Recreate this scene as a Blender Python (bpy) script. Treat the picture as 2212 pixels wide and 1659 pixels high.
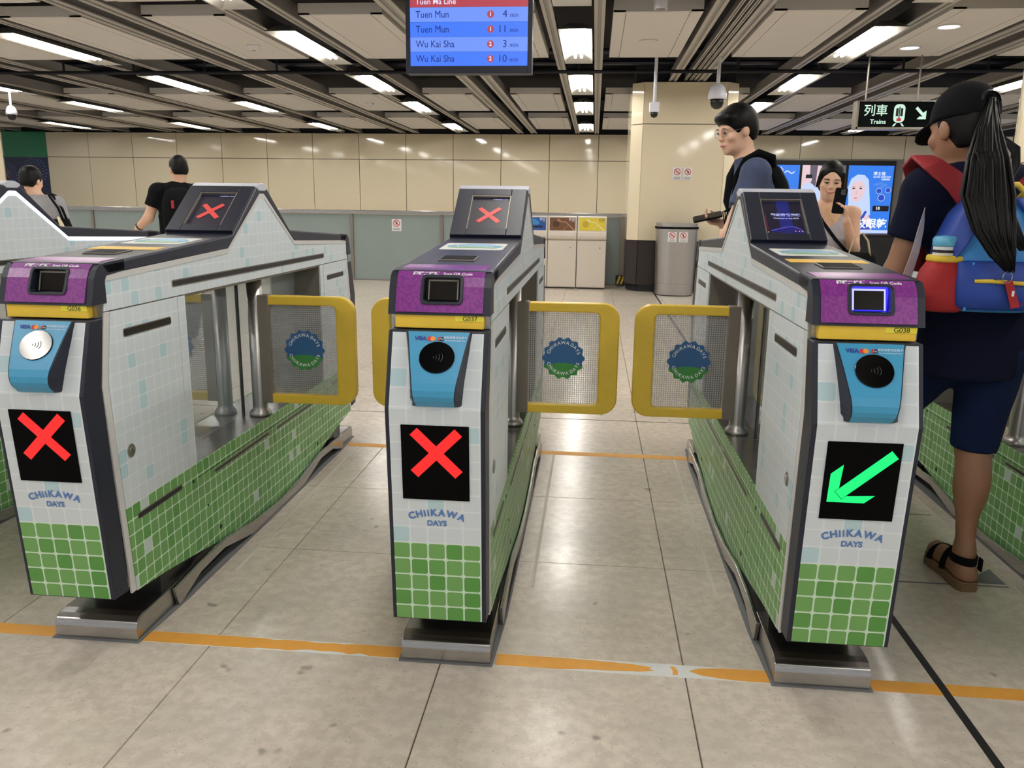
import bpy, bmesh, math, random
import numpy as np
from mathutils import Vector, Matrix
random.seed(7); np.random.seed(7)
for o in list(bpy.data.objects): bpy.data.objects.remove(o)
SC = bpy.context.scene
COL = SC.collection
PI = math.pi

# ------------------------------------------------------------------ camera, world, exposure
CAM_H = 1.25
F_PX, YAW, PITCH, ROLL = 1756.4, 0.09651, 0.21831, 0.01286
fw = Vector((-math.sin(YAW)*math.cos(PITCH), math.cos(YAW)*math.cos(PITCH), -math.sin(PITCH)))
rt = Vector((math.cos(YAW), math.sin(YAW), 0)); up = rt.cross(fw)
r2 = rt*math.cos(ROLL)+up*math.sin(ROLL); u2 = up*math.cos(ROLL)-rt*math.sin(ROLL)
cd = bpy.data.cameras.new('camera'); cam = bpy.data.objects.new('camera', cd); COL.objects.link(cam)
cd.sensor_fit = 'HORIZONTAL'; cd.sensor_width = 36; cd.lens = F_PX/2212*36; cd.clip_start = .02
m = Matrix.Identity(4)
for i in range(3): m[i][0] = r2[i]; m[i][1] = u2[i]; m[i][2] = -fw[i]
m[2][3] = CAM_H
cam.matrix_world = m
SC.camera = cam
w = bpy.data.worlds.new('world'); SC.world = w; w.use_nodes = True
w.node_tree.nodes['Background'].inputs[0].default_value = (.95, .97, 1, 1)
w.node_tree.nodes['Background'].inputs[1].default_value = .42
SC.view_settings.view_transform = 'Standard'; SC.view_settings.look = 'None'
SC.view_settings.gamma = 1; SC.view_settings.use_curve_mapping = False
SC.view_settings.exposure = 0.12
TUBE = 60.0          # radiance of the ceiling tubes
SC.cycles.max_bounces = 8; SC.cycles.transparent_max_bounces = 16
SC.cycles.caustics_reflective = False; SC.cycles.caustics_refractive = False
SC.cycles.sample_clamp_indirect = 4

# ------------------------------------------------------------------ materials
def lin(c):
    return tuple(((v/255)/12.92 if v/255 <= .04045 else ((v/255+.055)/1.055)**2.4) for v in c)+(1,)
MATS = {}
class NT:
    def __init__(s, name):
        s.m = bpy.data.materials.new(name); s.m.use_nodes = True
        s.t = s.m.node_tree; s.b = s.t.nodes['Principled BSDF']; MATS[name] = s.m
        s.out = s.t.nodes['Material Output']
    def n(s, typ, **k):
        x = s.t.nodes.new(typ)
        for a, v in k.items(): setattr(x, a, v)
        return x
    def put(s, sock, v):
        if hasattr(v, 'is_output'): s.t.links.new(v, sock)
        elif isinstance(v, tuple) and sock.type == 'RGBA' and len(v) == 3: sock.default_value = lin(v)
        else: sock.default_value = v
    def ma(s, op, a, b=0.0, c=None):
        x = s.n('ShaderNodeMath', operation=op); s.put(x.inputs[0], a); s.put(x.inputs[1], b)
        if c is not None: s.put(x.inputs[2], c)
        return x.outputs[0]
    def mix(s, f, a, b):
        x = s.n('ShaderNodeMix', data_type='RGBA'); s.put(x.inputs[0], f); s.put(x.inputs[6], a); s.put(x.inputs[7], b)
        return x.outputs[2]
    def ramp(s, f, a, b):   # linear map of f from a..b to 0..1
        x = s.n('ShaderNodeMapRange'); s.put(x.inputs[0], f); s.put(x.inputs[1], a); s.put(x.inputs[2], b)
        return x.outputs[0]
    def coord(s, kind='Object'):
        tc = s.n('ShaderNodeTexCoord'); return tc.outputs[kind]
    def xyz(s, v):
        x = s.n('ShaderNodeSeparateXYZ'); s.put(x.inputs[0], v); return x.outputs
    def vec(s, a, b, c=0.0):
        x = s.n('ShaderNodeCombineXYZ'); s.put(x.inputs[0], a); s.put(x.inputs[1], b); s.put(x.inputs[2], c); return x.outputs[0]
    def noise(s, scale, detail=2, rough=.5, vec=None):
        x = s.n('ShaderNodeTexNoise'); x.inputs['Scale'].default_value = scale; x.inputs['Detail'].default_value = detail
        x.inputs['Roughness'].default_value = rough
        if vec is not None: s.put(x.inputs['Vector'], vec)
        return x.outputs[0]
    def white(s, v):
        x = s.n('ShaderNodeTexWhiteNoise'); s.put(x.inputs[0], v); return x.outputs[0]
    def bump(s, h, dist, st=1.0):
        x = s.n('ShaderNodeBump'); x.inputs['Strength'].default_value = st; x.inputs['Distance'].default_value = dist
        s.put(x.inputs['Height'], h); s.t.links.new(x.outputs[0], s.b.inputs['Normal'])
    def base(s, c): s.put(s.b.inputs['Base Color'], c)
    def pr(s, rough=None, metal=None, **k):
        if rough is not None: s.put(s.b.inputs['Roughness'], rough)
        if metal is not None: s.put(s.b.inputs['Metallic'], metal)
        for a, v in k.items(): s.put(s.b.inputs[a.replace('_', ' ')], v)
        return s
def plain(name, c, rough=.5, metal=0.0, var=.06, scale=30, **k):
    """a plain colour with a little procedural unevenness"""
    s = NT(name)
    n = s.noise(scale, 3, vec=s.coord())
    f = s.ma('MULTIPLY_ADD', n, 2*var, 1-var)
    l = lin(c)
    x = s.n('ShaderNodeVectorMath', operation='SCALE'); x.inputs[0].default_value = l[:3]; s.put(x.inputs[3], f)
    s.put(s.b.inputs['Base Color'], x.outputs[0]); s.pr(rough, metal, **k)
    return s.m
def glow(name, c, st):
    s = NT(name); s.base((10, 10, 10)); s.put(s.b.inputs['Emission Color'], c); s.b.inputs['Emission Strength'].default_value = st
    s.pr(.4); return s.m

plain('navy', (30, 34, 50), .42, var=.1, scale=60, Specular_IOR_Level=.4); plain('led_black', (5, 5, 6), .6, Specular_IOR_Level=.06); plain('hinge_grey', (134, 126, 116), .42, .45)
plain('black', (14, 14, 16), .4); plain('black_gloss', (6, 6, 7), .12); plain('dark_void', (16, 18, 26), .8)
plain('white_plastic', (226, 228, 230), .4); plain('yellow', (238, 200, 66), .38); plain('label_yellow', (240, 226, 70), .45)
plain('cap_grey', (196, 198, 208), .35); plain('trim_white', (205, 204, 202), .35)
plain('blue_reader', (62, 152, 196), .38); plain('deep_blue', (28, 60, 150), .5); plain('ink_white', (240, 242, 245), .5)
plain('ink_black', (20, 20, 22), .6); plain('ink_red', (196, 40, 48), .5); plain('ink_orange', (236, 150, 40), .5); plain('ink_blue', (84, 122, 180), .6)
plain('badge_blue', (46, 98, 150), .5); plain('badge_green', (62, 142, 66), .5); plain('tape_orange', (232, 166, 70), .55, var=.1); plain('tape_white', (222, 224, 222), .6)
plain('beam', (146, 144, 142), .45, .15); plain('ceiling_white', (214, 211, 207), .6, var=.03, scale=3); plain('flange', (178, 174, 168), .4, .2)
plain('reflector', (150, 146, 138), .5); plain('dado', (40, 30, 28), .3); plain('gasket', (112, 114, 116), .7); plain('worn', (206, 198, 186), .6); plain('scuff', (92, 86, 78), .7)
plain('bin_cream', (214, 206, 194), .4, var=.02); plain('bin_blue', (32, 80, 160), .4); plain('bin_brown', (112, 76, 52), .4); plain('bin_yellow', (226, 206, 70), .4)
plain('barrier_glass', (140, 152, 150), .18, var=.04, scale=2); plain('grey_plate', (150, 152, 156), .5)
plain('skin', (222, 178, 150), .5, var=.04); plain('skin_dark', (150, 108, 82), .5, var=.05); plain('hair', (8, 7, 8), .5, var=.4, scale=120, Specular_IOR_Level=.2); plain('lip', (176, 92, 88), .45)
plain('cloth_black', (14, 15, 18), .9, var=.15, Specular_IOR_Level=.15); plain('cloth_navy', (16, 20, 40), .9, var=.15, Specular_IOR_Level=.12); plain('cloth_slate', (62, 72, 100), .85, var=.12); plain('cloth_grey', (150, 150, 154), .85, var=.1)
plain('cloth_silver', (182, 178, 186), .6, var=.08); plain('denim', (20, 34, 66), .9, var=.2, scale=120, Specular_IOR_Level=.15); plain('strap_red', (150, 36, 44), .7, var=.1, scale=90); plain('pack_blue', (26, 62, 150), .6, var=.1); plain('pack_sky', (58, 138, 206), .6)
plain('pack_red', (160, 30, 36), .75, var=.12, scale=90); plain('pack_yellow', (222, 190, 60), .6); plain('sole', (120, 92, 66), .7); plain('paper', (205, 198, 205), .6); plain('cream_cloth', (220, 206, 176), .8); plain('eye_white', (225, 222, 218), .3)
plain('bottle_blue', (96, 176, 214), .35)
glow('led_red', (255, 32, 34), 1.0); glow('led_green', (0, 255, 128), 1.0); glow('tube', (255, 251, 244), TUBE); glow('light_white', (226, 232, 255), 2.2); glow('scan_blue', (46, 40, 255), 2.2); glow('scan_edge', (170, 170, 255), 1.6)
glow('scr_navy', (24, 20, 52), .5); glow('scr_red', (232, 74, 70), .9); glow('scr_text', (190, 195, 250), .9); glow('scr_light', (112, 150, 255), .95); glow('scr_mid', (66, 122, 255), .95); glow('scr_head', (186, 70, 84), .9); glow('scr_ink', (16, 40, 150), .6)
glow('scr_white', (232, 226, 255), .95); glow('scr_bluedeep', (20, 30, 120), .8); glow('scr_purple', (96, 84, 190), .8); glow('ad_blue', (52, 128, 240), .9); glow('ad_deep', (40, 78, 200), .9); glow('ad_pale', (196, 214, 250), .95); glow('ad_skin', (236, 206, 214), .9); glow('ad_pink', (206, 120, 140), .8)
glow('sign_white', (206, 240, 218), .95); glow('ad_grey', (120, 110, 130), .6); glow('ad_black', (22, 20, 30), .5); glow('downlight', (255, 250, 240), 6)

def steel(name, c, rough, sx, sz):
    s = NT(name); p = s.xyz(s.coord())
    v = s.vec(s.ma('MULTIPLY', p[0], sx), s.ma('MULTIPLY', p[1], sx), s.ma('MULTIPLY', p[2], sz))
    n = s.noise(1, 4, .6, v)
    s.base(s.mix(n, tuple(int(q*.82) for q in c), c)); s.pr(s.ma('MULTIPLY_ADD', n, .15, rough-.07), 1.0)
    return s.m
steel('steel', (196, 193, 190), .24, 8, 300); plain('steel_dark', (132, 126, 118), .42, .5); steel('steel_v', (196, 192, 188), .36, 260, 3)

def tile_print(name, axis, cell, zg, off, rare=.968):
    """the printed wrap: pale blue squares above height zg, green squares with white joints below"""
    s = NT(name); p = s.xyz(s.coord())
    u = s.ma('MULTIPLY_ADD', p[axis], 1/cell, 100+off); v = s.ma('MULTIPLY_ADD', s.ma('SUBTRACT', p[2], zg), 1/cell, 100.0)
    iu, iv = s.ma('FLOOR', u), s.ma('FLOOR', v)
    fu, fv = s.ma('SUBTRACT', u, iu), s.ma('SUBTRACT', v, iv)
    R = .14
    def box(gap):
        qx = s.ma('MAXIMUM', s.ma('SUBTRACT', s.ma('ABSOLUTE', s.ma('SUBTRACT', fu, .5)), .5-gap-R), 0.0)
        qy = s.ma('MAXIMUM', s.ma('SUBTRACT', s.ma('ABSOLUTE', s.ma('SUBTRACT', fv, .5)), .5-gap-R), 0.0)
        d = s.ma('SQRT', s.ma('ADD', s.ma('MULTIPLY', qx, qx), s.ma('MULTIPLY', qy, qy)))
        return s.ma('LESS_THAN', d, R)
    msk = box(.045)
    r = s.white(s.vec(iu, iv, 3.0)); r2 = s.white(s.vec(iu, iv, 9.0))
    green = s.mix(s.ramp(r, .55, .95), (110, 162, 90), (84, 146, 66))
    green = s.mix(s.ma('GREATER_THAN', r2, rare), green, (196, 208, 206))
    gz = s.mix(msk, (204, 226, 206), green)
    pale = s.mix(s.ma('MULTIPLY', r2, .6), (212, 220, 225), (204, 214, 219))
    pale = s.mix(s.ma('GREATER_THAN', r, .90), pale, (182, 210, 217))
    bz = s.mix(msk, (221, 228, 232), pale)
    s.base(s.mix(s.ma('LESS_THAN', p[2], zg), bz, gz)); s.pr(.38)
    return s.m
tile_print('side_print', 1, .0425, .405, .3); tile_print('front_print', 0, .0455, .4, .55, 1.1)

s = NT('purple_print'); p = s.xyz(s.coord()); a = s.vec(s.ma('FLOOR', s.ma('MULTIPLY', p[0], 190)), s.ma('FLOOR', s.ma('MULTIPLY', p[2], 190)), 1.0)
r = s.ma('GREATER_THAN', s.white(a), .55)
s.base(s.mix(s.ma('MULTIPLY', r, .55), (120, 44, 132), (146, 62, 148))); s.pr(.3)

s = NT('floor_tile'); g = s.n('ShaderNodeNewGeometry').outputs['Position']
n1 = s.noise(3.2, 4, .6, g); n2 = s.noise(26, 3, .65, g); n3 = s.noise(140, 2, .5, g)
vor = s.n('ShaderNodeTexVoronoi'); vor.inputs['Scale'].default_value = 48; s.put(vor.inputs['Vector'], g)
c = s.mix(s.ramp(n2, .4, .6), (204, 192, 178), (220, 209, 195)); c = s.mix(s.ma('MULTIPLY', s.ramp(n1, .4, .62), .45), c, (188, 180, 168))
c = s.mix(s.ma('MULTIPLY', s.ramp(n3, .62, .75), .35), c, (136, 126, 112))
dots = s.ma('LESS_THAN', vor.outputs['Distance'], .09)
c = s.mix(s.ma('MULTIPLY', dots, .5), c, (110, 100, 88)); spk = s.noise(9, 2, .5, g)
c = s.mix(s.ma('MULTIPLY', s.ramp(spk, .70, .74), .55), c, (104, 98, 88))
s.base(c); s.pr(s.ma('MULTIPLY_ADD', n1, .14, .15)); s.bump(s.noise(7, 3, .5, g), .0012, .5)

s = NT('wall_enamel'); g = s.n('ShaderNodeNewGeometry').outputs['Position']
s.base(s.mix(s.noise(.5, 2, .5, g), (226, 213, 184), (232, 220, 192))); s.pr(.07); s.bump(s.noise(1.6, 2, .5, g), .006, .2)

s = NT('dot_glass'); p = s.xyz(s.coord())
u = s.ma('FRACT', s.ma('MULTIPLY', p[0], 118)); v = s.ma('FRACT', s.ma('MULTIPLY', p[2], 118))
du, dv = s.ma('SUBTRACT', u, .5), s.ma('SUBTRACT', v, .5)
d = s.ma('SQRT', s.ma('ADD', s.ma('MULTIPLY', du, du), s.ma('MULTIPLY', dv, dv)))
dot = s.ma('LESS_THAN', d, .3)
tr = s.n('ShaderNodeBsdfTransparent'); tr.inputs[0].default_value = (.86, .86, .86, 1)
s.base((205, 205, 205)); s.pr(.25)
ms = s.n('ShaderNodeMixShader'); s.put(ms.inputs[0], s.ma('MULTIPLY_ADD', dot, .5, .18))
s.t.links.new(tr.outputs[0], ms.inputs[1]); s.t.links.new(s.b.outputs[0], ms.inputs[2]); s.t.links.new(ms.outputs[0], s.out.inputs[0])

def glass(name, c, f):
    s = NT(name); s.base(c); s.pr(.06)
    tr = s.n('ShaderNodeBsdfTransparent'); tr.inputs[0].default_value = lin((238, 242, 242))
    lw = s.n('ShaderNodeLayerWeight'); lw.inputs[0].default_value = .35
    ms = s.n('ShaderNodeMixShader'); s.put(ms.inputs[0], s.ma('MULTIPLY_ADD', lw.outputs['Fresnel'], .28, f))
    s.t.links.new(tr.outputs[0], ms.inputs[1]); s.t.links.new(s.b.outputs[0], ms.inputs[2]); s.t.links.new(ms.outputs[0], s.out.inputs[0])
glass('clear_glass', (214, 214, 222), .05)
glass('lens_glass', (60, 60, 66), .3)

# ------------------------------------------------------------------ mesh helpers
class MB:
    """collects shapes and links them as ONE mesh object"""
    def __init__(s): s.v = []; s.f = []; s.mi = []; s.cur = 0; s.sm = []; s.smooth = False
    def add(s, vs, fs):
        b = len(s.v); s.v += [tuple(q) for q in vs]
        for f in fs: s.f.append(tuple(b+i for i in f)); s.mi.append(s.cur); s.sm.append(s.smooth)
        return s
    def mat(s, i): s.cur = i; return s
    def box(s, x0, x1, y0, y1, z0, z1):
        v = [(x, y, z) for x in (x0, x1) for y in (y0, y1) for z in (z0, z1)]
        return s.add(v, [(0, 1, 3, 2), (4, 6, 7, 5), (0, 4, 5, 1), (2, 3, 7, 6), (0, 2, 6, 4), (1, 5, 7, 3)])
    def prism(s, pts, axis, a0, a1):
        """closed outline pts in the two other axes, extruded along axis"""
        n = len(pts)
        def q(p, a):
            return (a, p[0], p[1]) if axis == 0 else (p[0], a, p[1]) if axis == 1 else (p[0], p[1], a)
        v = [q(p, a0) for p in pts]+[q(p, a1) for p in pts]
        f = [tuple(range(n))[::-1], tuple(range(n, 2*n))]+[(i, (i+1) % n, n+(i+1) % n, n+i) for i in range(n)]
        return s.add(v, f)
    def skin(s, rows, cap=True, closed=True):
        """rows of equal length joined in order"""
        n = len(rows[0]); v = [q for r in rows for q in r]; f = []
        for k in range(len(rows)-1):
            for i in range(n if closed else n-1):
                j = (i+1) % n; f.append((k*n+i, k*n+j, (k+1)*n+j, (k+1)*n+i))
        if cap and closed: f += [tuple(range(n))[::-1], tuple(range((len(rows)-1)*n, len(rows)*n))]
        return s.add(v, f)
    def tube(s, path, r, n=10, cap=True, flat=None):
        path = [Vector(p) for p in path]; rs = r if isinstance(r, (list, tuple)) else [r]*len(path); rows = []
        prev = None
        for i, p in enumerate(path):
            t = (path[min(i+1, len(path)-1)]-path[max(i-1, 0)]).normalized()
            a = prev if prev is not None else (Vector((0, 0, 1)) if abs(t.z) < .9 else Vector((1, 0, 0)))
            x = (a-t*a.dot(t)).normalized(); prev = x; y = t.cross(x)
            k = flat or 1
            rows.append([p+(x*math.cos(q)*rs[i]*k+y*math.sin(q)*rs[i]) for q in (2*PI*j/n for j in range(n))])
        return s.skin(rows, cap)
    def cyl(s, c, r, z0, z1, n=24, r1=None):
        r1 = r if r1 is None else r1
        return s.skin([[(c[0]+r*math.cos(2*PI*i/n), c[1]+r*math.sin(2*PI*i/n), z0) for i in range(n)], [(c[0]+r1*math.cos(2*PI*i/n), c[1]+r1*math.sin(2*PI*i/n), z1) for i in range(n)]])
    def lathe(s, c, prof, n=24):
        return s.skin([[(c[0]+r*math.cos(2*PI*i/n), c[1]+r*math.sin(2*PI*i/n), c[2]+z) for i in range(n)] for r, z in prof])
    def flat(s, pts, o, ux, uy, ext=.0015):
        """a thin plate with outline pts drawn in the plane o + ux, uy"""
        o, ux, uy = Vector(o), Vector(ux), Vector(uy); nn = ux.cross(uy).normalized()*ext; n = len(pts)
        v = [o+ux*p[0]+uy*p[1] for p in pts]; v = v+[q+nn for q in v]
        return s.add(v, [tuple(range(n))[::-1], tuple(range(n, 2*n))]+[(i, (i+1) % n, n+(i+1) % n, n+i) for i in range(n)])
    def text(s, body, size, o, ux, uy, align='CENTER', ext=.0006, bold=0.0, sx=1.0):
        c = bpy.data.curves.new('t', 'FONT'); c.body = body; c.size = size; c.align_x = align; c.align_y = 'CENTER'; c.resolution_u = 3; c.offset = bold
        ob = bpy.data.objects.new('t', c); COL.objects.link(ob)
        me = bpy.data.meshes.new_from_object(ob.evaluated_get(bpy.context.evaluated_depsgraph_get()))
        o, ux, uy = Vector(o), Vector(ux), Vector(uy); nn = ux.cross(uy).normalized()*ext
        s.add([o+ux*q.co.x*sx+uy*q.co.y+nn for q in me.vertices], [tuple(p.vertices) for p in me.polygons])
        bpy.data.objects.remove(ob); bpy.data.curves.remove(c); bpy.data.meshes.remove(me)
        return s
    def arc_text(s, body, size, o, ux, uy, R, span, ext=.0006, bold=0.0, inward=False, track=.12):
        """letters set one by one along an arc centred on the top (or, inward, the bottom), spaced by their widths"""
        o, ux, uy = Vector(o), Vector(ux), Vector(uy); ws = []
        for ch in body:
            if ch == ' ': ws.append(.34*size); continue
            c = bpy.data.curves.new('t', 'FONT'); c.body = ch; c.size = size; ob = bpy.data.objects.new('t', c); COL.objects.link(ob); bpy.context.view_layer.update()
            ws.append(ob.dimensions.x+track*size+2*bold); bpy.data.objects.remove(ob); bpy.data.curves.remove(c)
        tot = sum(ws); k = span/tot; pos = 0
        for ch, w_ in zip(body, ws):
            mid = (pos+w_/2-tot/2)*k/R; pos += w_
            if ch == ' ': continue
            a = PI/2-mid if not inward else -PI/2+mid
            e = ux*math.cos(a)+uy*math.sin(a); t = ux*math.sin(a)-uy*math.cos(a)
            if inward: s.text(ch, size, o+e*R, -t, -e, 'CENTER', ext, bold)
            else: s.text(ch, size, o+e*R, t, e, 'CENTER', ext, bold)
        return s
    def mesh(s, name):
        me = bpy.data.meshes.new(name); me.from_pydata(s.v, [], s.f)
        me.polygons.foreach_set('material_index', s.mi); me.polygons.foreach_set('use_smooth', s.sm); me.update(); return me
    def obj(s, name, mats, parent=None, bev=0, seg=2, smooth=False, fix=True):
        me = s.mesh(name)
        if fix:
            bm = bmesh.new(); bm.from_mesh(me); bmesh.ops.recalc_face_normals(bm, faces=bm.faces[:]); bm.to_mesh(me); bm.free()
        for q in ([mats] if isinstance(mats, str) else mats): me.materials.append(MATS[q])
        if smooth: me.polygons.foreach_set('use_smooth', [True]*len(me.polygons))
        o = bpy.data.objects.new(name, me); COL.objects.link(o)
        if parent: o.parent = parent
        if bev:
            b = o.modifiers.new('b', 'BEVEL'); b.width = bev; b.segments = seg; b.limit_method = 'ANGLE'; b.angle_limit = .5
            if smooth:
                pass
        return o
def circ(rx, rz=None, n=32, c=(0, 0), a0=0, a1=2*PI):
    rz = rx if rz is None else rz
    return [(c[0]+rx*math.cos(a0+(a1-a0)*i/n), c[1]+rz*math.sin(a0+(a1-a0)*i/n)) for i in range(n)]
def rrect(x0, x1, z0, z1, r, n=5):
    p = []
    for cx_, cz_, a in ((x1-r, z1-r, 0), (x0+r, z1-r, PI/2), (x0+r, z0+r, PI), (x1-r, z0+r, 3*PI/2)):
        p += [(cx_+r*math.cos(a+PI/2*i/n), cz_+r*math.sin(a+PI/2*i/n)) for i in range(n+1)]
    return p
def empty(name, loc=(0, 0, 0), rz=0):
    o = bpy.data.objects.new(name, None); COL.objects.link(o); o.location = loc; o.rotation_euler = (0, 0, rz); o.empty_display_size = .1; return o
def tag(o, label=None, cat=None, group=None, kind=None):
    if label: o['label'] = label
    if cat: o['category'] = cat
    if group: o['group'] = group
    if kind: o['kind'] = kind
    return o
def struct(o, label=None): return tag(o, label, None, None, 'structure')
def copy_tree(o, parent=None):
    c = o.copy(); COL.objects.link(c)
    if parent: c.parent = parent
    for ch in o.children: copy_tree(ch, c)
    return c
def cut(o, boxes):
    """boolean the boxes out of o, keep the result as plain mesh"""
    hs = []
    for b in boxes:
        h = MB().box(*b).obj('cutter', 'black'); hs.append(h)
        md = o.modifiers.new('c', 'BOOLEAN'); md.object = h; md.operation = 'DIFFERENCE'; md.solver = 'EXACT'
    bpy.context.view_layer.update()
    me = bpy.data.meshes.new_from_object(o.evaluated_get(bpy.context.evaluated_depsgraph_get()))
    o.modifiers.clear(); o.data = me
    for h in hs: bpy.data.objects.remove(h)
def share(name, proto, parent, loc, scale=None):
    o = bpy.data.objects.new(name, proto); COL.objects.link(o); o.parent = parent; o.location = loc
    if scale: o.scale = scale
    return o

# ------------------------------------------------------------------ setting: floor
floor = struct(MB().box(-19, 10, -4, 22, -.06, -.004).obj('floor', 'scuff'))
TX, TY, X0T, Y0T = .6725, .668, .2875, 2.03
def tile_mesh():
    a, b = TX/2-.0013, TY/2-.0013; c = .0012
    v = [(-a, -b, -.004), (a, -b, -.004), (a, b, -.004), (-a, b, -.004), (-a+c, -b+c, 0), (a-c, -b+c, 0), (a-c, b-c, 0), (-a+c, b-c, 0)]
    me = bpy.data.meshes.new('tile'); me.from_pydata(v, [], [(4, 5, 6, 7), (0, 1, 5, 4), (1, 2, 6, 5), (2, 3, 7, 6), (3, 0, 4, 7)]); me.materials.append(MATS['floor_tile']); return me
tm = tile_mesh(); rest = MB()
for j in range(-8, 30):
    for i in range(-28, 15):
        x = X0T+TX*(i+.5); y = Y0T+TY*(j+.5)
        d = y*math.cos(YAW)-x*math.sin(YAW); l = x*math.cos(YAW)+y*math.sin(YAW)
        if d > 1.35 and y < 12.9 and abs(l) < d*.66+.35: share('tile', tm, floor, (x, y, 0))
        else: rest.box(x-TX/2+.0013, x+TX/2-.0013, y-TY/2+.0013, y+TY/2-.0013, -.004, 0)
tag(rest.obj('paving', 'floor_tile', floor), kind='stuff')
def ribbon(pts, w, z0=0, z1=.0015):
    b = MB()
    for p, q in zip(pts[:-1], pts[1:]):
        d = (Vector(q)-Vector(p)).normalized(); n = Vector((-d.y, d.x))*w/2; p_, q_ = Vector(p), Vector(q)
        b.prism([tuple(p_-n), tuple(q_-n), tuple(q_+n), tuple(p_+n)], 2, z0, z1)
    return b
ribbon([(.968, -1), (.968, 2.4), (.90, 7), (.90, 12.2)], .022, 0, .0012).obj('movement_joint', 'ink_black', floor)
ribbon([(-8, 4.703), (6, 4.703)], .007, 0, .0008).obj('black_joint', 'ink_black', floor)
ribbon([(.98, 2.70), (1.44, 2.70)], .008, 0, .001).obj('metal_joint', 'gasket', floor)
ribbon([(1.0, 3.36), (1.44, 3.36)], .008, 0, .001).obj('metal_joint', 'gasket', floor)
MB().prism([(1.30, 2.72), (1.44, 2.72), (1.44, 2.84)], 2, 0, .001).obj('floor_patch', 'gasket', floor)
GX = [-2.416, -1.396, -.371, .644, 1.664]
for gx in GX:
    for sd in (-1, 1):
        ribbon([(gx+sd*.205, 2.5), (gx+sd*.205, 4.0)], .012, 0, .0006).obj('worn_line', 'worn', floor)
# orange tape lines between the gates (paint marks on the floor)
def tape(x0, x1, y0, y1, label, white=None, cuts=None):
    b = MB().prism([(x0, y0-.002), (x1, y0-.002), (x1, y1+.002), (x0, y1+.002)], 2, 0, .0007).obj('floor_tape', 'tape_orange' if not white else 'tape_white')
    if white:
        for pts in cuts: MB().prism(pts, 2, .0005, .0013).obj('orange_strip', 'tape_orange', b)
    tag(b, label, 'tape', 'orange tape lines on the floor')
tape(-2.3, -1.53, 2.018, 2.068, 'orange floor tape at the left edge beside the leftmost gate foot')
rg = random.Random(3)
def ragged(x0, x1, y0, y1, lo, hi, n=26):
    """an orange strip whose worn edges wander inside the white under-strip"""
    a = [(x0+(x1-x0)*i/n, y0+rg.random()*lo(i/n)) for i in range(n+1)]; c = [(x0+(x1-x0)*i/n, y1-rg.random()*hi(i/n)) for i in range(n, -1, -1)]
    return a+c
tape(-1.262, -.502, 2.022, 2.078, 'worn orange floor tape between left and central gates, chipped near its right end', True,
     [ragged(-1.262, -.502, 2.022, 2.078, lambda t: .0 if t < .45 or t > .86 else .007+.008*(t > .6), lambda t: 0 if t < .5 or t > .8 else .006)])
tape(-.232, .512, 2.020, 2.078, 'orange floor tape peeled to white near the foot of the green-arrow gate', True,
     [[(-.232, 2.020), (-.05, 2.020), (.0, 2.027), (.08, 2.029), (.17, 2.034), (.205, 2.043), (.19, 2.05), (.2, 2.058), (.15, 2.068), (.05, 2.074), (-.05, 2.077), (-.232, 2.078)],
      [(.254, 2.026), (.268, 2.03), (.27, 2.05), (.262, 2.07), (.25, 2.068), (.256, 2.05)],
      [(.3, 2.052), (.33, 2.035), (.39, 2.024), (.44, 2.020), (.512, 2.020), (.512, 2.078), (.40, 2.077), (.33, 2.068)]])
tape(.776, 1.70, 2.019, 2.068, 'orange floor tape right of the green-arrow gate, crossed by a black line')
for a, b_, l in ((-1.25, -.52, 'thin orange tape at the rear, between the two red-cross gates'), (-.232, .51, 'thin orange tape at the rear, between the middle gate and the green-arrow gate'), (.79, 1.52, 'thin orange tape at the rear, behind the woman in the cap')):
    tape(a, b_, 3.985, 4.04, l)

# ------------------------------------------------------------------ walls
YW = 21.1
wall = struct(MB().box(-18, 10, YW+.02, YW+.2, 0, 3.6).obj('wall_back', 'dark_void'))
PW = 1.2175
def panel_(nm, x0, x1, y, z0, z1, par, mat='wall_enamel', g=.005):
    return MB().box(x0+g, x1-g, y-.022, y+.02, z0+g, z1-g).obj(nm, mat, par, bev=.004, seg=1)
proto = MB().box(-PW/2+.007, PW/2-.007, -.022, .02, -1.689/2+.007, 1.689/2-.007).mesh('panel'); proto.materials.append(MATS['wall_enamel'])
proto2 = MB().box(-PW/2+.007, PW/2-.007, -.022, .02, -.638/2+.007, .638/2-.007).mesh('panel'); proto2.materials.append(MATS['wall_enamel'])
for k in range(-15, 8):
    x = .042+PW*(k+.5)
    share('panel', proto, wall, (x, YW, .62+1.689/2)); share('panel', proto2, wall, (x, YW, 2.309+.638/2))
MB().box(-18, 10, YW-.03, YW+.02, 0, .615).obj('dado', 'dado', wall)
# pillar with chamfered corners behind the recycling bins
pil = struct(MB().prism([(.66, 12.26), (1.78, 12.26), (1.92, 12.4), (1.92, 13.6), (.53, 13.6), (.53, 12.4)], 2, 0, 3.2).obj('pillar', 'dark_void'))
def pface(nm, p, q, z0, z1, mat, out=.03, g=.0045):
    p, q = Vector(p), Vector(q); d = (q-p).normalized(); n = Vector((d.y, -d.x))
    a, b = p+d*g, q-d*g
    return MB().prism([tuple(a), tuple(b), tuple(b-n*out), tuple(a-n*out)], 2, z0+g, z1-g).obj(nm, mat, pil)
PF = [((.48, 13.6), (.48, 12.36)), ((.48, 12.36), (.64, 12.2)), ((.64, 12.2), (1.80, 12.2)), ((1.80, 12.2), (1.97, 12.36)), ((1.97, 12.36), (1.97, 13.6))]
for a, b in PF:
    pface('panel', a, b, .745, 2.378, 'wall_enamel'); pface('panel', a, b, 2.378, 2.945, 'wall_enamel')
    pface('dado', a, b, .10, .745, 'dado')
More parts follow.
